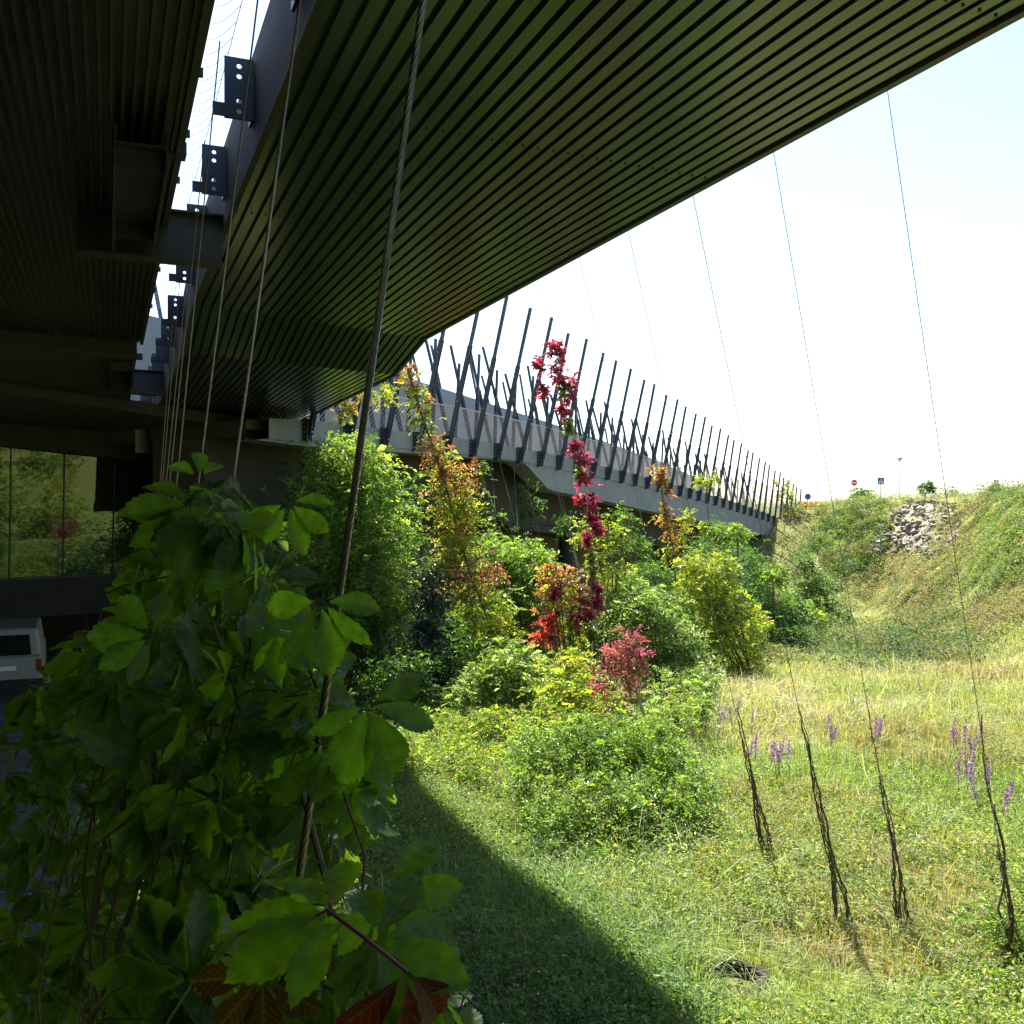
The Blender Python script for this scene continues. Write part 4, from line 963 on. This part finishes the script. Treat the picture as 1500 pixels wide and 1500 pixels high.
# ------------------------------------------------------------------ meadow grass (stuff)
def vnoise(x, y, s, seed):
    rg = np.random.default_rng(seed); g = rg.random((64, 64)); x = x * s; y = y * s
    xi = np.floor(x).astype(int); yi = np.floor(y).astype(int); fx = x - xi; fy = y - yi; fx = fx * fx * (3 - 2 * fx); fy = fy * fy * (3 - 2 * fy)
    a = g[xi % 64, yi % 64]; b = g[(xi + 1) % 64, yi % 64]; c = g[xi % 64, (yi + 1) % 64]; d = g[(xi + 1) % 64, (yi + 1) % 64]
    return (a * (1 - fx) + b * fx) * (1 - fy) + (c * (1 - fx) + d * fx) * fy
BUR = G(1080, 1440)
def grass(name, label, n, r0, r1, a0, a1, hgt, wid, seed, lean=.5):
    rg = np.random.default_rng(seed)
    r = r0 * (r1 / r0) ** rg.random(n); an = np.radians(rg.uniform(a0, a1, n))
    x, y = r * np.sin(an), r * np.cos(an)
    lat = x * NX[0] + y * NX[1]; keep = (lat > -.5 + rg.normal(0, .25, n)) & (y < 104)
    qx, qy = 750 + F * x / y, 750 - F * gz(x, y) / y
    keep &= (y < 60) | (((qx - 1338) / 58) ** 2 + ((qy - 771) / 36) ** 2 > rg.uniform(.55, 1.25, n))
    keep &= ((x - BUR[0]) ** 2 + (y - BUR[1]) ** 2 > .42 ** 2)
    x, y, r = x[keep], y[keep], r[keep]; n = len(x); z = gz(x, y)
    dry = -.35 * sm((6.6 - x * NX[0] - y * NX[1]) / 1.2) + vnoise(x, y, .16, 3) * .55 + vnoise(x, y, .5, 4) * .3 + rg.random(n) * .35 - .26  # greener under the deck: lush growth, with the shade tint in its colour
    dry += .42 * sm((y - 17) / 14) * sm((x - 3) / 6) - .25 * sm((13 - y) / 5) + .25 * sm((x - 17) / 6) * (vnoise(x, y, .22, 9) - .55)
    tall = vnoise(x, y, .3, 6)
    h = hgt * (.3 + .8 * tall + .5 * vnoise(x, y, 1.4, 8)) * rg.uniform(.4, 1.5, n) * (1 + .8 * sm((y - 14) / 9) * sm((x - 2.5) / 4) * sm((50 - y) / 14))
    green = np.array([.135, .25, .055]); yell = np.array([.25, .31, .115]); straw = np.array([.38, .36, .24]); brown = np.array([.27, .21, .12])
    t = np.clip(dry + (.5 if name == 'seed_stalks' else 0), 0, 1.2)[:, None]
    col = green + (yell - green) * sm(t / .55) + (straw - yell) * sm((t - .5) / .4)
    bsel = (vnoise(x, y, .22, 12) > .66) & (rg.random(n) < .5); col[bsel] = brown + rg.uniform(-.04, .06, (bsel.sum(), 1))
    col = np.clip(col * rg.uniform(.6, 1.3, (n, 1)), .01, .6)
    az = rg.uniform(0, 2 * np.pi, n); ca = 6.28 * 2 * vnoise(x, y, 1.1, 21); ld = np.stack([np.cos(az), np.sin(az)], 1) * .7 + np.stack([np.cos(ca), np.sin(ca)], 1) * .8; le = rg.uniform(.1, 1., n) * lean
    wv = np.stack([-np.sin(az), np.cos(az), np.zeros(n)], 1) * (wid * (r / 12) ** .7 * rg.uniform(.6, 1.4, n))[:, None]
    b = np.stack([x, y, z - .03], 1); up_ = np.zeros((n, 3)); up_[:, 2] = 1; l3 = np.concatenate([ld, np.zeros((n, 1))], 1)
    mid = b + up_ * (h * .6)[:, None] + l3 * (h * .25 * le)[:, None]
    tip = b + up_ * (h * (1 - .35 * le))[:, None] + l3 * (h * .9 * le)[:, None]
    v = np.stack([b - wv, b + wv, mid - wv * .8, mid + wv * .8, tip], 1).reshape(-1, 3); k = np.arange(n)[:, None] * 5
    f = np.concatenate([k + np.array([[0, 1, 3]]), k + np.array([[0, 3, 2]]), k + np.array([[2, 3, 4]])])
    o = npmesh(name, v, f, M['grass'], None, np.repeat(col, 5, 0)); tag(o, label, 'grass', kind='stuff')
grass('meadow_grass', 'long green and straw coloured meadow grass', 330000, 7, 110, -32, 40, .27, .005, 81, 1.2)
grass('seed_stalks', 'sparse tall straw coloured seed stalks above the grass', 5000, 10, 60, -20, 40, .6, .0035, 85, 1.6)
grass('meadow_grass', 'fine low grass sward under the taller blades', 200000, 6.5, 60, -34, 40, .2, .006, 82, 1.2)
# broad-leaved weeds between the grass
def weeds(name, label, n, r0, r1, a0, a1, size, seed, pal, hz=.25, cond=None, per=14, spread=(.12, .35), thr=.42):
    rg = np.random.default_rng(seed); m_ = n // per
    r = r0 * (r1 / r0) ** rg.random(m_); an = np.radians(rg.uniform(a0, a1, m_)); cx, cy = r * np.sin(an), r * np.cos(an)
    ok = (cx * NX[0] + cy * NX[1] > -.2) & (vnoise(cx, cy, .35, seed) > thr)
    qx, qy = 750 + F * cx / cy, 750 - F * gz(cx, cy) / cy
    ok &= (cy < 60) | (((qx - 1338) / 62) ** 2 + ((qy - 771) / 40) ** 2 > rg.uniform(.6, 1.2, len(cx)))
    ok &= (cx - BUR[0]) ** 2 + (cy - BUR[1]) ** 2 > .6 ** 2
    if cond is not None: ok &= cond(cx, cy)
    cx, cy = cx[ok], cy[ok]; k = np.repeat(np.arange(len(cx)), per); sp = rg.uniform(*spread, len(cx))
    x = cx[k] + rg.normal(0, 1, len(k)) * sp[k]; y = cy[k] + rg.normal(0, 1, len(k)) * sp[k]; z = gz(x, y) + rg.uniform(.03, 1, len(k)) * hz * np.repeat(rg.uniform(.4, 1.6, len(cx)), per)
    c = pick(pal, len(cx), rg)[k] * rg.uniform(.7, 1.3, (len(k), 1))
    v, f, t = leaves(np.stack([x, y, z], 1), np.array([0, 0, 1.]) + rg.normal(0, .5, (len(k), 3)), size, c, rg, .1, .55)
    tag(npmesh(name, v, f, M['weed'], None, t), label, 'weeds', kind='stuff')
weeds('meadow_weeds', 'broad leaved low weeds scattered through the meadow', 600000, 6.5, 40, -32, 36, .05, 83, LG + YG + [((.30,.28,.14),2)], .30)
HP = [((.10, .17, .045), 3), ((.16, .2, .08), 2), ((.20, .16, .11), 2.5), ((.07, .12, .04), 2), ((.27, .23, .16), 1)]
weeds('meadow_herbs', 'taller leafy herbs standing in clumps in the meadow', 260000, 8, 45, -30, 38, .06, 87, LG + PG + YG, .55, None, 130, (.15, .5), .60)
weeds('shade_herbs', 'broad leaved herbs in the shade of the deck', 160000, 8, 24, -30, 12, .055, 89, [((.10, .19, .06), 3), ((.13, .22, .09), 2), ((.07, .13, .04), 2)], .3, lambda x, y: x * NX[0] + y * NX[1] < 6.8, 24, (.12, .4), .25)
weeds('white_clover', 'tiny white flower heads in the shaded grass', 500, 9, 22, -25, 5, .035, 88, [((.7, .7, .68), 1)], .3, None, 1, (.1, .2), .3)
weeds('hillside_scrub', 'low scrub patches on the hillside slope', 420000, 34, 110, 6, 42, .12, 84, HP, .5, lambda x, y: (y > 36 + 16 * vnoise(x, y, .25, 77)) & (x > 9), 60, (.25, .6), .40)
weeds('hillside_scrub', 'darker bramble mounds on the hillside slope', 260000, 40, 100, 8, 42, .14, 86, [((.045, .09, .03), 3), ((.08, .13, .045), 2), ((.12, .09, .06), 1)], 1.0, lambda x, y: (gz(x, y) > -7.5) & (x > 12), 160, (.35, .9), .56)

def patch(name, label, poly, ncl, per, size, pal, hz, seed, spread=(.3, .9)):
    rg = np.random.default_rng(seed); xs_ = [p[0] for p in poly]; ys_ = [p[1] for p in poly]; pos = []; col = []; nr = []
    while len(pos) < ncl:
        x, y = rg.uniform(min(xs_), max(xs_)), rg.uniform(min(ys_), max(ys_))
        if not inpoly(x, y, poly): continue
        g_ = G(x + rg.normal(0, 9), y + rg.normal(0, 6)); sp = rg.uniform(*spread); H = hz * rg.uniform(.4, 1.5)
        d_ = unit(rg.normal(0, 1, (per, 3))); d_[:, 2] = abs(d_[:, 2]); rad = rg.uniform(.5, 1, (per, 1)) ** .5
        q = d_ * rad * np.array([sp, sp, H]); xx, yy = g_[0] + q[:, 0], g_[1] + q[:, 1]
        pos.append(np.stack([xx, yy, gz(xx, yy) + q[:, 2]], 1)); nr.append(d_ + np.array([0, 0, .4]) + rg.normal(0, .5, (per, 3)))
        col.append(pick(pal, 1, rg) * rg.uniform(.7, 1.3) * rg.uniform(.7, 1.3, (per, 1)))
    v, f, t = leaves(np.concatenate(pos), np.concatenate(nr), size, np.concatenate(col), rg, .3, .5)
    tag(npmesh(name, v, f, M['weed'], None, t), label, 'scrub', kind='stuff')
patch('hillside_ivy', 'deep green bramble and ivy cover left of the rock face', [(1195, 752), (1240, 740), (1335, 733), (1300, 768), (1276, 800), (1290, 830), (1245, 850), (1205, 840), (1190, 790)], 230, 110, .15, [((.07, .13, .035), 3), ((.12, .19, .05), 3), ((.17, .22, .08), 2), ((.05, .09, .03), 2)], .6, 301)
patch('dry_scrub', 'grey brown dry scrub around and below the rock face', [(1380, 740), (1440, 745), (1430, 800), (1400, 850), (1330, 900), (1270, 880), (1255, 850), (1290, 810), (1370, 812)], 330, 110, .13, [((.22, .19, .135), 3), ((.29, .26, .19), 2), ((.14, .14, .08), 2), ((.13, .18, .07), 2.5)], .5, 302)
patch('brown_verge', 'strip of brown dry stalks slanting up the right slope', [(1330, 945), (1380, 920), (1440, 885), (1520, 850), (1520, 905), (1440, 925), (1400, 950)], 120, 100, .10, [((.19, .15, .105), 3), ((.24, .2, .13), 2), ((.12, .095, .065), 2), ((.14, .17, .07), 2)], .45, 303)
patch('hillside_shrubs', 'green scrub on the upper right slope', [(1420, 735), (1510, 728), (1510, 850), (1440, 870), (1400, 860), (1440, 800)], 150, 110, .14, [((.10, .17, .05), 3), ((.13, .19, .06), 2), ((.18, .18, .08), 1), ((.06, .10, .03), 1)], .5, 304)

# flower spikes
LS = [(1103, 1095), (1128, 1120), (1138, 1118), (1215, 1075), (1275, 1080), (1405, 1090), (1425, 1095), (1440, 1150), (1460, 1185), (1085, 1045), (1055, 1055), (1415, 1140)]
LSl = ['beside the fourth bare vine, leftmost tall pair', 'in the cluster between the two middle bare vines', 'at the right of the cluster between the middle bare vines', 'standing alone above the third bare vine',
       'touching the second bare vine cable', 'in the far right group, left member', 'in the far right group, right member', 'just left of the rightmost cable', 'just right of the rightmost bare vine top',
       'small and distant left of the third cable', 'small and distant nearest the green thicket', 'pale and low below the far right group']
purple = np.array([.26, .13, .32])
for i, ((x, y), lb) in enumerate(zip(LS, LSl)):
    b = G(x, y + 42); rg = np.random.default_rng(200 + i)
    t = thing('purple_loosestrife', 'purple flower spike ' + lb, 'flower', b, 'purple loosestrife in the meadow')
    m = MB(); V = []; Fc = []; T = []; off = 0
    for q in range(3):
        o = np.array([rg.normal(0, .12), rg.normal(0, .12), 0]); H = rg.uniform(.75, 1.15); ln = np.array([rg.normal(0, .12), rg.normal(0, .12), 1.]) * H
        m.tube([b + o, b + o + ln * .5, b + o + ln], (.006, .005, .003), 4)
        nn = 90; tt = rg.uniform(.62, 1.02, nn)[:, None]
        pos = b + o + ln * tt + rg.normal(0, 1, (nn, 3)) * .03 * (1.25 - tt) * 1.8
        v, f, tn = leaves(pos, rg.normal(0, 1, (nn, 3)) + np.array([0, 0, .4]), .035, purple * rg.uniform(.7, 1.4, (nn, 1)), rg, 0, .7)
        V.append(v); Fc.append(f + off); T.append(tn); off += len(v)
    npmesh('flower_spike', np.concatenate(V), np.concatenate(Fc), M['leaf_red'], t, np.concatenate(T)); m.build('stem', M['stem_green'], t)

# burrow
b = G(1080, 1440); m = MB(); rg = np.random.default_rng(3)
bw = thing('burrow', 'dark animal burrow in the grass at the bottom of the meadow', 'burrow', b)
nr = 22; vs = []
for j, (rr, z) in enumerate(((.40, -.02), (.32, .09), (.23, .10), (.19, -.02), (.15, -.16))):
    for k in range(nr):
        a = 2 * math.pi * k / nr; q = rr * (1 + .15 * math.sin(3 * a + j) + rg.normal(0, .05)); vs.append(b + np.array([math.cos(a) * q, math.sin(a) * q * .8, z * (1 + .8 * math.sin(a)) + rg.normal(0, .012)]))
m.add(vs, [(j * nr + k, j * nr + (k + 1) % nr, (j + 1) * nr + (k + 1) % nr, (j + 1) * nr + k) for j in range(4) for k in range(nr)] + [tuple(4 * nr + k for k in range(nr))])
m.build('soil_rim', M['soil'], bw)

# ------------------------------------------------------------------ on the hill
def sign(px, Y, ytop, lbl, kind):
    x = (px - 750) / F * Y; z0 = float(gz(x, Y)); zt = (750 - ytop) / F * Y; q = np.array([x, Y, z0])
    t = thing('road_sign', lbl, 'sign', q)
    m = MB(); m.tube([q - up * .2, (x, Y, zt - .1)], .05, 8); m.build('pole', M['sign_grey'], t)
    f = np.array([0, -.07, 0]); rr = .32
    c = np.array([x, Y, zt - rr])
    m = MB()
    if kind == 'square':
        m.box(c + f, (.62, .03, .7)); p = m.build('plate', M['sign_blue'], t)
        m = MB(); m.add([c + f + np.array(v_) for v_ in ((-.24, -.02, -.22), (.24, -.02, -.22), (0, -.02, .25))], [(0, 1, 2)]); m.build('triangle', M['sign_white'], p)
        m = MB(); g_ = c + f
        m.tube([g_ + np.array([0, -.04, .0]), g_ + np.array([0, -.04, .11])], .04, 8); m.tube([g_ + np.array([0, -.04, .0]), g_ + np.array([-.07, -.04, -.18])], .02, 6); m.tube([g_ + np.array([0, -.04, .0]), g_ + np.array([.07, -.04, -.18])], .02, 6)
        m.build('walking_figure', M['black'], p)
    else:
        m.disc(c + f, (0, 1, 0), rr, .03, 24); p = m.build('disc', M['sign_red'] if kind == 'noentry' else M['sign_blue'], t)
        if kind == 'noentry':
            m = MB(); m.box(c + f * 1.3, (.46, .02, .12)); m.build('bar', M['sign_white'], p)
sign(1251, 100, 702.5, 'round red no entry sign with white bar on the hill crest', 'noentry')
sign(1290, 98, 700, 'square blue pedestrian crossing sign on the hill crest', 'square')
sign(1183, 101, 723, 'small round blue sign beyond the end of the bridge', 'blue')
x, Y = (1318 - 750) / F * 110, 110; z0 = float(gz(x, Y)); q = np.array([x, Y, z0]); zt = (750 - 670) / F * Y
lamp = thing('street_lamp', 'slim street lamp with a mushroom head on the hill crest', 'street lamp', q)
m = MB(); m.tube([q - up * .3, (x, Y, zt - .5)], (.07, .045), 8); m.build('pole', M['sign_grey'], lamp)
m = MB(); m.tube([(x, Y, zt - .2), (x, Y, zt - .1), (x, Y, zt)], (.36, .30, .1), 16); m.build('lamp_shade', M['black'], lamp)
m = MB(); m.tube([(x, Y, zt - .52), (x, Y, zt - .36), (x, Y, zt - .21)], (.07, .16, .2), 12); m.build('lantern', M['sign_grey'], lamp)
# bench-like rail at the far right crest
x, Y = (1503 - 750) / F * 74, 74; z0 = float(gz(x, Y)); q = np.array([x, Y, z0])
bn = thing('wooden_bench', 'low wooden bench on the crest at the far right edge', 'bench', q)
m = MB(); m.box(q + np.array([0, 0, .45]), (1.3, .4, .06)); m.build('seat', M['tan'], bn)
for sx in (-.55, .55):
    m = MB(); m.box(q + np.array([sx, 0, .2]), (.08, .36, .44)); m.build('leg', M['stem'], bn)
# tan board under the bridge
c = P(600, 922, 50); bd = thing('notice_board', 'sunlit tan board glimpsed between the green tower and the blue black ivy', 'board', (c[0], c[1], float(gz(c[0], c[1]))))
m = MB(); m.box(c, (1.1, .06, 1.0)); m.build('panel', M['tan'], bd)
for sx in (-.5, .5):
    m = MB(); g_ = float(gz(c[0], c[1])); m.box((c[0] + sx, c[1] + .06, (g_ + c[2] + .5) / 2), (.07, .06, c[2] + .5 - g_)); m.build('leg', M['stem'], bd)

# rough rock outcrop on the slope
rg = np.random.default_rng(9); poly = [(1332, 733), (1395, 738), (1412, 775), (1378, 820), (1318, 814), (1268, 812), (1290, 768)]
rock = thing('rock_outcrop', 'rough grey brown rock face below the hill crest', 'rock', G(1330, 790))
gv = []; gi = {}; gf = []
nx2, ny2 = 60, 44
for j2 in range(ny2):
    for i2 in range(nx2):
        x, y = 1255 + 165 * i2 / (nx2 - 1), 731 + 92 * j2 / (ny2 - 1)
        q = G(x, y)
        if q[1] > 104: continue
        a = vnoise(np.array([q[0]]), np.array([q[1]]), .9, 31)[0] * .5 + vnoise(np.array([q[0] * 1.0]), np.array([q[2] * 3]), 1.7, 32)[0] * .5
        dist = 1 if inpoly(x, y, poly) else 0
        edge = min(1, sum(inpoly(x + dx, y + dy, poly) for dx, dy in ((8, 0), (-8, 0), (0, 6), (0, -6), (0, 0))) / 5)
        gi[(i2, j2)] = len(gv); gv.append(q + np.array([0, -.9, .35]) * (edge * (a - .42) * 2.2 - .35 * (1 - edge)))
for j2 in range(ny2 - 1):
    for i2 in range(nx2 - 1):
        k4 = [gi.get(t_) for t_ in ((i2, j2), (i2, j2 + 1), (i2 + 1, j2 + 1), (i2 + 1, j2))]
        if None not in k4 and rg.random() > .02: gf.append(k4)
npmesh('rock_face', np.array(gv), np.array(gf), M['stone'], rock)
st = MB()
for k in range(1100):
    x, y = rg.uniform(1225, 1415), rg.uniform(733, 850)
    inside = inpoly(x, y, poly)
    if not inside and not (rg.random() < .10 and x < 1330 and y > 790): continue
    g_ = G(x + rg.normal(0, 1), y + rg.normal(0, .6))
    if g_[1] > 100 or len(st.v) > 4400: continue
    s_ = rg.uniform(.2, .9) * .6; ux = unit(rg.normal(0, 1, 3) * np.array([1, 1, .3])); uy = unit(np.cross(np.array([0, 0, 1.]), ux) + rg.normal(0, .2, 3)); uz = unit(np.cross(ux, uy))
    c_ = g_ + np.array([0, -.5, .2]) * (1 if inside else .1) * .55; q8 = []
    for sx, sy, sz in ((-1, -1, -1), (1, -1, -1), (1, 1, -1), (-1, 1, -1), (-1, -1, 1), (1, -1, 1), (1, 1, 1), (-1, 1, 1)):
        q8.append(c_ + (ux * sx * .75 + uy * sy * .5 + uz * sz * .30) * s_ * rg.uniform(.55, 1.05))
    st.hexa(q8)
st.build('loose_stone', M['stone'], rock)['kind'] = 'stuff'

# ------------------------------------------------------------------ light, sky, camera
EL, AZ = R(62), R(-17.5)
sd = Vector((math.sin(AZ) * math.cos(EL), math.cos(AZ) * math.cos(EL), math.sin(EL)))
sl = bpy.data.lights.new('sun', 'SUN'); sl.energy = 5.0; sl.angle = R(.53); sl.color = (1, .95, .86)
so = bpy.data.objects.new('sun', sl); COL.objects.link(so); so.rotation_euler = (-sd).to_track_quat('-Z', 'Y').to_euler(); so.location = (0, 0, 60)
wd_ = bpy.data.worlds.new('World'); sc.world = wd_; wd_.use_nodes = True
nt = wd_.node_tree; bg = nt.nodes['Background']; sky = nt.nodes.new('ShaderNodeTexSky'); sky.sky_type = 'NISHITA'
sky.sun_disc = False; sky.sun_elevation = EL; sky.sun_rotation = AZ; sky.air_density = 1.0; sky.dust_density = 1.0; sky.ozone_density = 1.0
nt.links.new(sky.outputs[0], bg.inputs[0]); bg.inputs[1].default_value = .085
cam = bpy.data.cameras.new('camera'); co = bpy.data.objects.new('camera', cam); COL.objects.link(co); sc.camera = co
co.location = (0, 0, 0); co.rotation_euler = (R(90), 0, 0); cam.sensor_width = 36; cam.lens = 36 * F / 1500; cam.clip_start = .05; cam.clip_end = 3000
sc.view_settings.view_transform = 'Standard'; sc.view_settings.look = 'None'; sc.view_settings.exposure = 1.97; sc.view_settings.gamma = 1
sc.cycles.max_bounces = 8; sc.cycles.diffuse_bounces = 4; sc.cycles.glossy_bounces = 4; sc.cycles.transmission_bounces = 6
